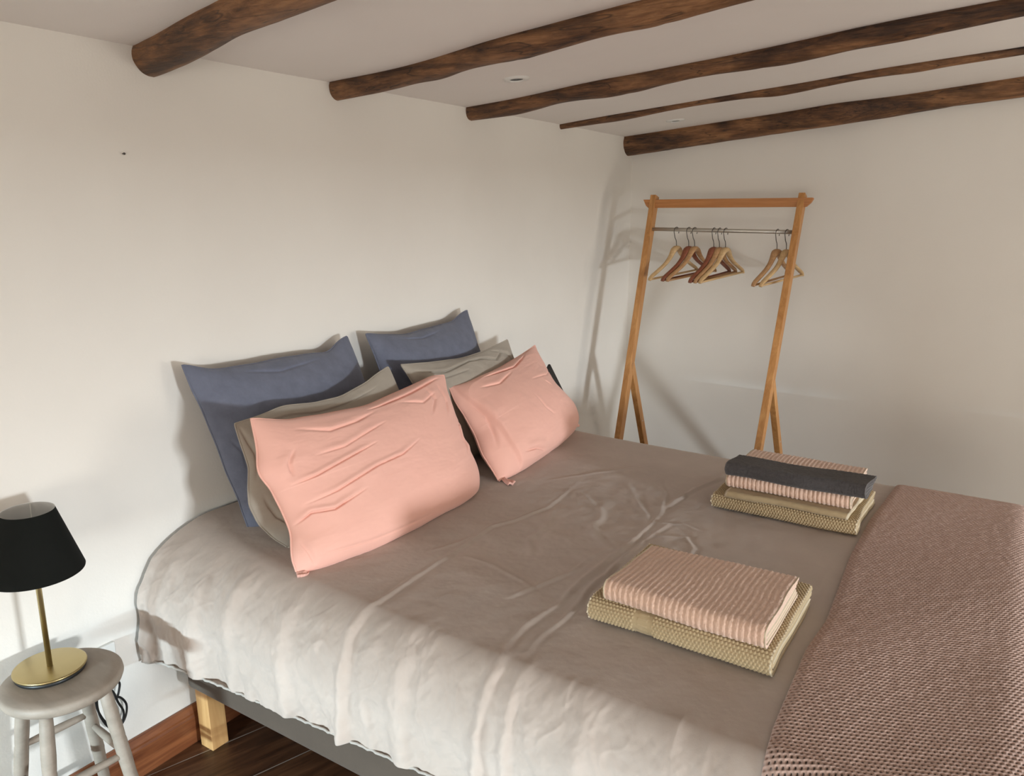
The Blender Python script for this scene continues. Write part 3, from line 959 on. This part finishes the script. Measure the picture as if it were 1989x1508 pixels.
pillow('pillow', (0.500, 1.200, 0.672), (0.520, 1.955, 0.675), (0.325, 1.235, 1.038), (0.30, 2.062, 1.003), 0.082, M['pink'],
       'large salmon pink pillow in front, the nearer of the two, creased at its left side', 'salmon pink pillows in the front row', 6.0,
       top_sag=0.0, wr=0.0050, lim=BT, belly=0.38, pinch=0.0, n=280, cpow=3.4, bot_curve=0.08, out=0.030,
       edges={'T': [(-0.74, -0.13), (-0.39, -0.16), (0.0, -0.18), (0.3, -0.13), (0.63, -0.04), (0.85, 0.03)], 'L': [(-0.8, 0.0), (-0.53, 0.045), (-0.2, 0.02), (0.1, -0.01), (0.18, -0.025), (0.35, -0.05), (0.6, -0.025)], 'R': [(-0.7, 0.0), (-0.4, -0.03), (-0.28, -0.01), (-0.2, -0.06), (0.2, -0.03)]},
       creases=[([(-0.93, 0.02), (-0.75, 0.03), (-0.45, 0.12), (-0.15, 0.22)], 0.013, 0.030),
                ([(-0.70, 0.30), (-0.45, 0.30), (-0.2, 0.42), (0.02, 0.52)], 0.008, 0.040),
                ([(-0.90, -0.26), (-0.65, -0.24), (-0.25, -0.12), (0.02, -0.09), (0.28, 0.05)], 0.013, 0.030),
                ([(-1.0, -0.46), (-0.88, -0.38), (-0.72, -0.44), (-0.40, -0.34)], 0.016, 0.030),
                ([(-0.88, 0.12), (-0.86, 0.3), (-0.80, 0.48)], 0.010, 0.035),
                ([(-0.75, 0.80), (-0.5, 0.62), (-0.25, 0.66), (0.0, 0.78)], 0.010, 0.06),
                ([(-0.1, 0.84), (0.45, 0.87), (0.92, 0.94)], 0.016, 0.045),
                ([(0.25, 0.80), (0.5, 0.62), (0.72, 0.72)], 0.008, 0.05),
                ([(0.62, 0.9), (0.66, 0.6), (0.52, 0.35)], 0.007, 0.05),
                ([(0.80, 0.85), (0.82, 0.5), (0.74, 0.25)], 0.007, 0.05),
                ([(0.98, 0.15), (0.90, 0.05), (0.86, -0.25), (0.80, -0.45)], 0.010, 0.045),
                ([(-0.98, -0.6), (-0.93, -0.8), (-0.90, -0.97)], 0.008, 0.03),
                ([(-0.9, -0.86), (-0.5, -0.90), (0.3, -0.92)], 0.006, 0.035)])
pillow('pillow', (0.535, 2.052, 0.672), (0.43, 2.768, 0.675), (0.275, 2.118, 0.945), (0.255, 2.738, 1.005), 0.100, M['pink'],
       'salmon pink front pillow, the farther of the two, its case open at the left', 'salmon pink pillows in the front row', 9.0,
       top_sag=0.07, wr=0.0045, lim=BT, belly=0.50, pinch=0.02, n=260, bulge_side=0.9, step=(-0.84, -0.10, 0.016), waist=0.16, out=0.02, cpow=2.2, bot_curve=0.10,
       creases=[([(-0.7, 0.72), (-0.4, 0.60), (0.0, 0.74)], 0.010, 0.06), ([(-0.5, 0.9), (0.1, 0.80), (0.6, 0.96)], 0.018, 0.045),
                ([(0.1, 0.35), (0.6, 0.28), (0.95, 0.36)], 0.007, 0.05), ([(-0.70, -0.75), (-0.5, -0.80), (-0.3, -0.92)], 0.014, 0.05),
                ([(-0.9, 0.6), (-0.86, 0.1), (-0.9, -0.5)], 0.012, 0.05), ([(-0.1, 0.05), (-0.08, -0.3), (0.02, -0.5)], 0.004, 0.03), ([(0.35, 0.2), (0.42, 0.0)], 0.004, 0.03)])


def pink_tail(pts, w, mat, par):
    """loose corner of the pillow case: a small folded cloth lobe"""
    n1, n2 = 24, 14
    P_ = catmull(pts, 8)
    idx = np.linspace(0, len(P_) - 1, n1).astype(int)
    V = []
    for a_, i_ in enumerate(idx):
        p_ = P_[i_]
        t_ = (P_[min(i_ + 1, len(P_) - 1)] - P_[max(i_ - 1, 0)]).normalized()
        sd_ = Vector((0, 0, 1)).cross(t_).normalized()
        f = a_ / (n1 - 1)
        ww = w * (0.55 + 0.6 * f)
        for b_ in range(n2):
            g = 2 * math.pi * b_ / n2
            V.append(tuple(p_ + sd_ * (math.cos(g) * ww) + Vector((0, 0, 0.0045 + math.sin(g) * 0.004 + 0.004 * math.sin(3 * math.cos(g) * 1.6 + f * 4)))))
    F = [(i * n2 + k, i * n2 + (k + 1) % n2, (i + 1) * n2 + (k + 1) % n2, (i + 1) * n2 + k) for i in range(n1 - 1) for k in range(n2)]
    F.append(tuple(range(n2 - 1, -1, -1))); F.append(tuple((n1 - 1) * n2 + k for k in range(n2)))
    o = mesh_np('case_corner', V, F, mat)
    o.parent = par; o.location = -Vector(par.location)
    return o


P1 = [o for o in bpy.data.objects if o.name.startswith('pillow') and o.get('label', '').startswith('large salmon')][0]
P2 = [o for o in bpy.data.objects if o.name.startswith('pillow') and o.get('label', '').startswith('salmon pink front')][0]
pink_tail([(0.50, 1.235, 0.670), (0.515, 1.215, 0.669), (0.505, 1.198, 0.668)], 0.012, M['pink'], P1)
pink_tail([(0.52, 2.08, 0.672), (0.565, 2.055, 0.670), (0.590, 2.045, 0.669)], 0.014, M['pink'], P2)
pink_tail([(0.43, 2.76, 0.672), (0.425, 2.79, 0.669), (0.42, 2.815, 0.664)], 0.010, M['pink'], P2)
# black slim thing behind the far pink pillow
t = thing('tablet', 'slim black flat device poking out behind the far salmon pink pillow', 'tablet', (0.2, 2.90, 0.67))
bm = bmesh.new(); add_box(bm, (-0.006, -0.080, 0.0), (0.006, 0.080, 0.20))
body = obj_bm('tablet_case', bm, M['blackplastic'], bevel=0.005, seg=3)
bm = bmesh.new(); add_box(bm, (0.0055, -0.072, 0.009), (0.0068, 0.072, 0.191))
scr = obj_bm('screen', bm, M['blackplastic'])
R_ = Matrix.Translation((0.302, 2.868, 0.708)) @ Matrix.Rotation(math.radians(-8), 4, 'Y') @ Matrix.Rotation(math.radians(33), 4, 'X')
for c in (body, scr):
    c.matrix_world = R_
    c.parent = t
    c.matrix_parent_inverse = Matrix.Translation(-Vector(t.location))


# ------------------------------------------------------------------ towels
def towel(x0, x1, y0, y1, z0, H, mats, kind, label, group, nested=3, th=0.007, deform=None, skew=0.0, hem=None, xres=None, name='towel'):
    """folded towel: nested U shaped layers, rounded fold to the near side (y0)"""
    L = x1 - x0
    root = thing(name, label, 'towel', ((x0 + x1) / 2, (y0 + y1) / 2, z0), group)
    rad0 = H / 2
    parts = []
    for k in range(nested):
        ro = rad0 * (1 - k / nested)
        thk = rad0 / nested * (0.80 if kind == 'plain' and k == 0 else 0.62)
        rc = ro - thk / 2
        ya = y0 + rad0
        ye = y1 - 0.004 * ((k * 7) % 3)
        seg_s = ye - ya
        pitch_r = 0.00095 if (k == 0 and kind == 'waffle') else 0.003
        na = max(6, int(seg_s / pitch_r)); nc = max(8, int(math.pi * rc / pitch_r))
        path = [(ye - seg_s * i / na, -rc) for i in range(na)] + \
               [(ya - rc * math.sin(math.pi * i / nc), -rc * math.cos(math.pi * i / nc)) for i in range(nc)] + \
               [(ya + seg_s * i / na, rc) for i in range(na + 1)]
        path = np.array(path)
        tg = np.gradient(path, axis=0); tg /= np.linalg.norm(tg, axis=1, keepdims=True)
        nn = np.stack([tg[:, 1], -tg[:, 0]], 1)
        # outward = away from the fold centre
        cen = np.array([ya + seg_s / 2, 0])
        if ((path[na + nc // 2] - cen) @ nn[na + nc // 2]) < 0:
            nn = -nn
        arc = np.concatenate([[0], np.cumsum(np.linalg.norm(np.diff(path, axis=0), axis=1))])
        nx = xres if k == 0 and xres else (int(L / 0.0016) if kind == 'rib' and k == 0 else (int(L / 0.0011) if kind == 'waffle' and k == 0 else 60))
        xs = np.linspace(x0 + 0.002 * k, x1 - 0.0015 * k, nx)
        Xg, Ag = np.meshgrid(xs, arc, indexing='ij')
        if kind == 'rib':
            per = 0.0125
            d = 0.0022 * np.abs(np.sin(np.pi * (Xg + 0.0004 * vnoise(Ag * 14, Xg * 10)) / per)) ** 0.7 + 0.0006 * vnoise(Xg * 500, Ag * 300) + 0.0005 * vnoise(Xg * 900, Ag * 900)
        elif kind == 'waffle':
            p = 0.0082; r = np.floor(Ag / (p * 0.8)); a_ = Xg / p + 0.5 * (r % 2)
            fa = np.abs(a_ - np.floor(a_) - 0.5) * 2; fb = np.abs(Ag / (p * 0.8) - r - 0.5) * 2
            d = 0.0030 * (1 - np.clip(fa ** 2 + fb ** 2, 0, 1)) ** 0.8
            if hem is not None:
                inside = (np.abs(Xg - hem) < 0.022)
                d = np.where(inside, 0.0004 + 0.0006 * (np.abs(Xg - hem) < 0.011) * (np.sin(Ag / 0.0016) > 0.0), d)
        else:
            d = 0.0006 * vnoise(Xg * 400, Ag * 400) + 0.0004 * vnoise(Xg * 900, Ag * 900)
        if k:
            d = d * 0.3
        out = path[None, :, :] + nn[None] * (thk / 2 + d)[..., None]
        inn = path[None, :, :] - nn[None] * (thk / 2 + 0 * d)[..., None]
        np_ = len(path)
        loop = np.concatenate([out, inn[:, ::-1, :]], 1)        # closed section
        Xl = np.repeat(xs[:, None], 2 * np_, 1)
        V3 = np.stack([Xl, loop[..., 0], z0 + rad0 + loop[..., 1]], -1)
        if deform:
            V3 = deform(V3)
        V3[..., 0] += skew * (V3[..., 1] - y0)
        Fc = grid_faces(nx, 2 * np_, wrap_v=True)
        # end strips
        base0 = 0; base1 = (nx - 1) * 2 * np_
        i_ = np.arange(np_ - 1)
        e0 = np.stack([base0 + i_, base0 + i_ + 1, base0 + 2 * np_ - 2 - i_, base0 + 2 * np_ - 1 - i_], -1)
        e1 = np.stack([base1 + 2 * np_ - 1 - i_, base1 + 2 * np_ - 2 - i_, base1 + i_ + 1, base1 + i_], -1)
        nm = 'outer_fold' if k == 0 else 'inner_fold'
        o = mesh_np(nm, V3.reshape(-1, 3), np.concatenate([Fc, e0, e1]), mats[0] if k == 0 else mats[1])
        parts.append(o)
        if len(mats) > 2:
            o.data.materials.append(mats[2])
            mi = np.zeros(len(o.data.polygons), dtype=np.int32)
                        # a narrow bound edge at each x end
            w = (Fc // (2 * np_)); cut = w.min(1)
            lim_ = max(1, int(0.0035 / (L / nx)))
            mi[:len(Fc)][(cut < lim_) | (cut >= nx - 1 - lim_)] = 1
            if len(mi) == len(o.data.polygons):
                o.data.polygons.foreach_set('material_index', mi)
    reparent(parts, root)
    return root


def wavy(ax, ay, az, seed, droop=None):
    def f(Vv):
        x, y, z = Vv[..., 0].copy(), Vv[..., 1].copy(), Vv[..., 2].copy()
        Vv[..., 2] = z + az * vnoise(x * 6 + seed, y * 6, seed)
        Vv[..., 1] = y + ay * vnoise(x * 7 + seed, z * 10, seed + 2)
        Vv[..., 0] = x + ax * vnoise(y * 12 + seed, z * 30, seed + 4)
        if droop:
            Vv[..., 2] += droop(x, y)
        return Vv
    return f


ZT = 0.668
towel(1.205, 1.605, 1.400, 1.745, ZT, 0.052, (M['waffle'], M['waffle'], M['cream']), 'waffle',
      'sand coloured waffle bath towel, bottom of the nearer towel pile', 'folded waffle towels at the bottom of the piles',
      nested=2, th=0.010, hem=1.335, deform=wavy(0.004, 0.003, 0.003, 1.0, lambda x, y: -0.004 * np.clip((x - 1.5) / 0.1, 0, 1)))
towel(1.243, 1.590, 1.400, 1.665, ZT + 0.052, 0.044, (M['pinktowel'], M['pinktowel'], M['cream']), 'rib',
      'ribbed pale pink towel lying on top of the nearer towel pile', 'ribbed pale pink towels',
      nested=3, th=0.009, deform=wavy(0.003, 0.003, 0.002, 3.0, lambda x, y: 0.008 * np.clip((1.5 - y) / 0.1, -1, 1) * np.clip((1.45 - x) / 0.2, 0, 1)))
towel(1.205, 1.620, 2.215, 2.520, ZT, 0.040, (M['waffle'], M['waffle'], M['cream']), 'waffle',
      'sand coloured waffle bath towel, bottom of the farther towel pile', 'folded waffle towels at the bottom of the piles',
      nested=2, th=0.010, deform=wavy(0.006, 0.004, 0.002, 5.0))
towel(1.250, 1.600, 2.215, 2.510, ZT + 0.0405, 0.020, (M['waffle'], M['cream'], M['cream']), 'plain',
      'thin sand coloured towel with pale edges, second from the bottom of the farther pile', None,
      nested=2, th=0.005, deform=wavy(0.008, 0.006, 0.002, 7.0))
towel(1.235, 1.592, 2.245, 2.545, ZT + 0.062, 0.038, (M['pinktowel'], M['pinktowel'], M['cream']), 'rib',
      'ribbed pale pink towel in the farther pile under the charcoal towel', 'ribbed pale pink towels',
      nested=2, th=0.009, deform=wavy(0.004, 0.004, 0.0015, 9.0))
towel(1.240, 1.635, 2.235, 2.340, ZT + 0.102, 0.042, (M['charcoal'], M['charcoal'], M['charcoal_edge']), 'plain',
      'narrow folded charcoal grey hand towel on top of the farther pile', None,
      nested=3, th=0.007, skew=0.02, xres=160, deform=wavy(0.007, 0.009, 0.005, 11.0, lambda x, y: -0.004 * np.sin((x - 1.2) * 7)))

# ------------------------------------------------------------------ clothes rack
PLT = Vector((0.30, 3.834, 1.627)); PRT = Vector((1.035, 3.834, 1.632))
rack = thing('clothes_rack', 'tall pine clothes rack with a steel rail standing between bed and back wall', 'clothes rack', (0.66, 3.7, 0))
parts = []


def post(xt, xb, yt, yfoot, nm='post'):
    bm = bmesh.new()
    add_beam(bm, (xb, yfoot, 0.0), (xt, yt, 1.63), (1, 0, 0), 0.030, 0.047)
    return obj_bm(nm, bm, M['pine'], bevel=0.002, loc=((xt + xb) / 2, (yt + yfoot) / 2, 0.8))


LEAN_L = (3.834 - 3.496) / (1.627 - 0.441) * 1.627
XLF, XRF = 0.300, 1.020
YTL, YTR = 3.834, 3.880
yfl = YTL - 0.285 * 1.63; yfr = YTR - 0.40 * 1.63
parts.append(post(XLF, XLF, YTL, yfl)); parts.append(post(XRF, XRF, YTR, yfr))
for (xf, yt, sl, zA, ybk) in ((XLF, YTL, 0.285, 0.80, 3.955), (XRF, YTR, 0.40, 0.80, 4.03)):
    bm = bmesh.new()
    yA = yt - sl * (1.63 - zA)
    add_beam(bm, (xf + 0.002, ybk, 0.0), (xf + 0.002, yA, zA), (1, 0, 0), 0.028, 0.040)
    br = obj_bm('brace', bm, M['pine'], bevel=0.002, loc=(xf, ybk, 0.4)); parts.append(br)
# top rail with tapered ends, let into the posts
yr0, yr1 = YTL - 0.285 * 0.05 - 0.004, YTR - 0.40 * 0.05 - 0.004
bm = bmesh.new()
outl = [(XLF - 0.05, 1.612), (XLF - 0.035, 1.582), (XLF - 0.022, 1.570), (XRF + 0.025, 1.573), (XRF + 0.045, 1.592), (XRF + 0.055, 1.610), (XRF + 0.05, 1.615)]
fr = []; bk = []
for x, z in outl:
    yb = yr0 + (yr1 - yr0) * (x - XLF) / (XRF - XLF)
    fr.append(bm.verts.new((x, yb - 0.011, z))); bk.append(bm.verts.new((x, yb + 0.011, z)))
bm.faces.new(fr); bm.faces.new(bk[::-1])
for i in range(len(outl)):
    j = (i + 1) % len(outl); bm.faces.new((fr[i], bk[i], bk[j], fr[j]))
parts.append(obj_bm('top_rail', bm, M['pine_x'], bevel=0.0015))
ROD0 = Vector((XLF, YTL - 0.285 * 0.165, 1.465)); ROD1 = Vector((XRF, YTR - 0.40 * 0.170, 1.458))
rod = tube('hanging_rod', [ROD0, ROD1], 0.0095, M['chrome'], n=20); parts.append(rod)
for xf, yt, sl, yb, in ((XLF, YTL, 0.285, 3.955), (XRF, YTR, 0.40, 4.03)):
    z = 0.46; yc = yb + (yt - sl * (1.63 - 0.80) - yb) * z / 0.80
    parts.append(lathe('screw', [(0.0005, 0.0035), (0.004, 0.003), (0.005, 0.0), (0.005, -0.003)], M['chrome'], n=16, axis=((xf + 0.014, yc, z), (xf + 1, yc, z))))
reparent(parts, rack)


# ------------------------------------------------------------------ hangers
def make_hanger(mat):
    root = thing('clothes_hanger', '', 'hanger')
    # local frame: hook top inside contact at origin (rod centre), hanger in the y-z plane
    arms = []
    nz = -0.092
    half = [(0.0, nz), (0.022, nz - 0.008), (0.050, nz - 0.040), (0.085, nz - 0.068), (0.130, nz - 0.092), (0.175, nz - 0.114), (0.196, nz - 0.126), (0.204, nz - 0.138)]
    ptsR = [Vector((-0.016 * (abs(y) / 0.216) ** 1.5, y, z)) for y, z in half]
    ptsL = [Vector((p.x, -p.y, p.z)) for p in ptsR[::-1]]
    path = catmull(ptsL[:-1] + ptsR, 5)
    rads = [0.0125 + 0.0085 * math.exp(-(p.y / 0.035) ** 2) - 0.003 * max(0, (abs(p.y) - 0.18) / 0.024) for p in path]
    V, F = tube_data(path, rads, 12, flat=(0.62, 1.0, (1, 0, 0)))
    # flat section: width across x is small, height larger
    sh = mesh_np('shoulder_arms', [tuple(v) for v in V], F, mat, root)
    bar = tube('trouser_bar', [Vector((-0.013, -0.196, nz - 0.134)), Vector((-0.013, 0.196, nz - 0.134))], 0.0055, mat, root, n=12)
    hk = []
    r = 0.0205
    for a in np.linspace(-35, 190, 22):
        hk.append(Vector((0, -r * math.cos(math.radians(a)) * -1, -0.0098 + 0.0 + r * math.sin(math.radians(a)) - 0.0)))
    # the loop passes over the rod, then sweeps down to the neck
    hk = [Vector((0, p.y, p.z + 0.0125 - r + 0.0098)) for p in hk]
    hk += [Vector((0, -0.013, -0.038)), Vector((0, -0.003, -0.052)), Vector((0, 0.0, -0.064)), Vector((0, 0, nz + 0.012))]
    tube('hook', hk, 0.0018, M['darkwire'], root, n=8)
    return root


def copy_tree(o):
    c = o.copy(); COL.objects.link(c)
    for ch in list(o.children):
        d = ch.copy(); COL.objects.link(d); d.parent = c
    return c


def rod_point(x):
    f = (x - ROD0.x) / (ROD1.x - ROD0.x)
    return ROD0.lerp(ROD1, f)


protos = {k: make_hanger(M['hang_' + k]) for k in ('light', 'mid', 'red')}
used = set()
for x, yw, k, lab in (
        (0.441, 14, 'light', 'pale wooden clothes hanger, leftmost on the rail'),
        (0.505, 13, 'red', 'dark reddish wooden hanger, second from the left on the rail, tucked behind a tan one'),
        (0.535, 15, 'mid', 'tan wooden hanger in front of the dark reddish one, third from the left'),
        (0.632, 9, 'red', 'dark reddish wooden hanger in the middle cluster, fourth from the left'),
        (0.660, 10, 'mid', 'tan wooden hanger in the middle cluster between a reddish and a pale one'),
        (0.690, 12, 'light', 'palest wooden hanger, at the right of the middle cluster with the open gap beside it'),
        (0.935, 10, 'mid', 'tan wooden hanger, the left one of the pair beside the right post'),
        (0.978, 13, 'light', 'pale wooden hanger partly behind the right post of the rack')):
    h = protos[k] if k not in used else copy_tree(protos[k])
    used.add(k)
    h.location = rod_point(x); h.rotation_euler = (math.radians(4), 0, -math.radians(yw))
    h['label'] = lab; h['category'] = 'hanger'; h['group'] = 'wooden hangers on the clothes rack'

# ------------------------------------------------------------------ stool
SX, SY, SZ = 0.166, 0.781, 0.50
stool = thing('stool', 'round wooden stool painted greige beside the bed, carrying the lamp', 'stool', (SX, SY, 0))
parts = []
seat = lathe('seat', [(0.001, -0.034), (0.100, -0.034), (0.116, -0.031), (0.125, -0.024), (0.129, -0.014), (0.1275, -0.005), (0.122, -0.0005), (0.10, 0.0), (0.05, -0.0005), (0.001, -0.001)], M['stool'], n=96)
seat.location = (SX, SY, SZ); parts.append(seat)
_a = math.atan2(-0.645, 0.76) - math.radians(10)
dirs = {k_: (math.cos(_a + i_ * math.pi / 2), math.sin(_a + i_ * math.pi / 2)) for i_, k_ in enumerate('ABCD')}
prof = [(0.0135, 0.0), (0.0140, 0.02), (0.0150, 0.10), (0.0162, 0.16), (0.0172, 0.215), (0.0182, 0.222), (0.0178, 0.228), (0.0172, 0.24), (0.0182, 0.29), (0.0176, 0.335), (0.0165, 0.340), (0.0172, 0.346), (0.0182, 0.38), (0.0172, 0.44), (0.0150, 0.49)]


def leg_pt(k, z):
    dx, dy = dirs[k]
    r = 0.158 + (0.088 - 0.158) * z / 0.47
    return Vector((SX + dx * r, SY + dy * r, z))


for k in 'ABCD':
    p0 = leg_pt(k, 0.0); p1 = leg_pt(k, 0.472)
    sc = (p1 - p0).length / 0.49
    parts.append(lathe('leg', [(r * 0.86, z * sc) for r, z in prof], M['stool'], n=32, axis=(p0, p1)))
for a, b, z in (('A', 'B', 0.283), ('C', 'D', 0.325), ('B', 'C', 0.290), ('D', 'A', 0.245), ('A', 'B', 0.13), ('C', 'D', 0.15), ('B', 'C', 0.11), ('D', 'A', 0.12)):
    p0, p1 = leg_pt(a, z), leg_pt(b, z)
    m_ = [p0.lerp(p1, f) for f in np.linspace(0, 1, 9)]
    parts.append(tube('rung', m_, [0.0068 + 0.0028 * math.sin(math.pi * i / 8) for i in range(9)], M['stool'], n=14))
reparent(parts, stool)

# ------------------------------------------------------------------ lamp
LX, LY, LZ = 0.122, 0.779, SZ
lamp = thing('table_lamp', 'brass table lamp with a black cone shade standing on the round stool', 'lamp', (LX, LY, LZ))
lathe('base_plate', [(0.001, 0.009), (0.074, 0.009), (0.0765, 0.0095), (0.0775, 0.012), (0.0770, 0.0142), (0.074, 0.0150), (0.02, 0.0152), (0.001, 0.0152)], M['brass'], lamp, n=96)
lathe('base_pad', [(0.001, 0.0), (0.0735, 0.0), (0.0745, 0.002), (0.0745, 0.009), (0.001, 0.009)], M['blackplastic'], lamp, n=96)
lathe('pole', [(0.0062, 0.0145), (0.0062, 0.315), (0.004, 0.32)], M['brass'], lamp, n=40)
lathe('lamp_socket', [(0.006, 0.30), (0.013, 0.303), (0.014, 0.345), (0.012, 0.35), (0.001, 0.35)], M['blackplastic'], lamp, n=32)
sh = lathe('lamp_shade', [(0.0995, 0.252), (0.1000, 0.254), (0.0545, 0.398), (0.0540, 0.400)], M['black_shade'], lamp, n=96, cap=False)
li = lathe('shade_lining', [(0.0985, 0.2525), (0.0530, 0.3995), (0.0540, 0.400)], M['shade_lining'], lamp, n=96, cap=False)
li.parent = sh
bmc = []
wv = []
for k in range(3):
    a = 2 * math.pi * k / 3 + 0.5
    p = [Vector((0.014 * math.cos(a), 0.014 * math.sin(a), 0.345)), Vector((0.040 * math.cos(a), 0.040 * math.sin(a), 0.352)), Vector((0.0525 * math.cos(a), 0.0525 * math.sin(a), 0.397))]
    w_ = tube('shade_wire', catmull(p, 5), 0.0012, M['whiteplastic'], n=6)
    w_.parent = sh
cord_pts = [(0.055, 0.79, 0.5045), (0.036, 0.795, 0.5035), (0.026, 0.80, 0.48), (0.020, 0.83, 0.43), (0.02, 0.90, 0.365), (0.02, 0.955, 0.345), (0.02, 0.985, 0.320), (0.02, 0.983, 0.295), (0.02, 0.974, 0.275),
            (0.020, 0.968, 0.285), (0.022, 0.985, 0.272), (0.022, 0.997, 0.245), (0.022, 0.992, 0.215), (0.022, 0.975, 0.195), (0.024, 0.945, 0.205), (0.026, 0.922, 0.26), (0.028, 0.920, 0.31), (0.03, 0.935, 0.335),
            (0.030, 0.960, 0.31), (0.028, 0.972, 0.27), (0.026, 0.985, 0.23), (0.024, 0.975, 0.20), (0.024, 0.95, 0.21), (0.026, 0.928, 0.245), (0.028, 0.915, 0.30), (0.032, 0.925, 0.35), (0.040, 0.945, 0.375), (0.050, 0.95, 0.386)]
cd = tube('power_cord', catmull(cord_pts, 7), 0.0030, M['blackplastic'], n=8)
cd.parent = lamp; cd.location = -Vector(lamp.location)
pb = lathe('plug', [(0.001, 0.045), (0.008, 0.044), (0.011, 0.030), (0.016, 0.010), (0.017, 0.0)], M['blackplastic'], n=24, axis=((0.009, 0.95, 0.388), (1, 0.95, 0.388)))
pb.parent = cd
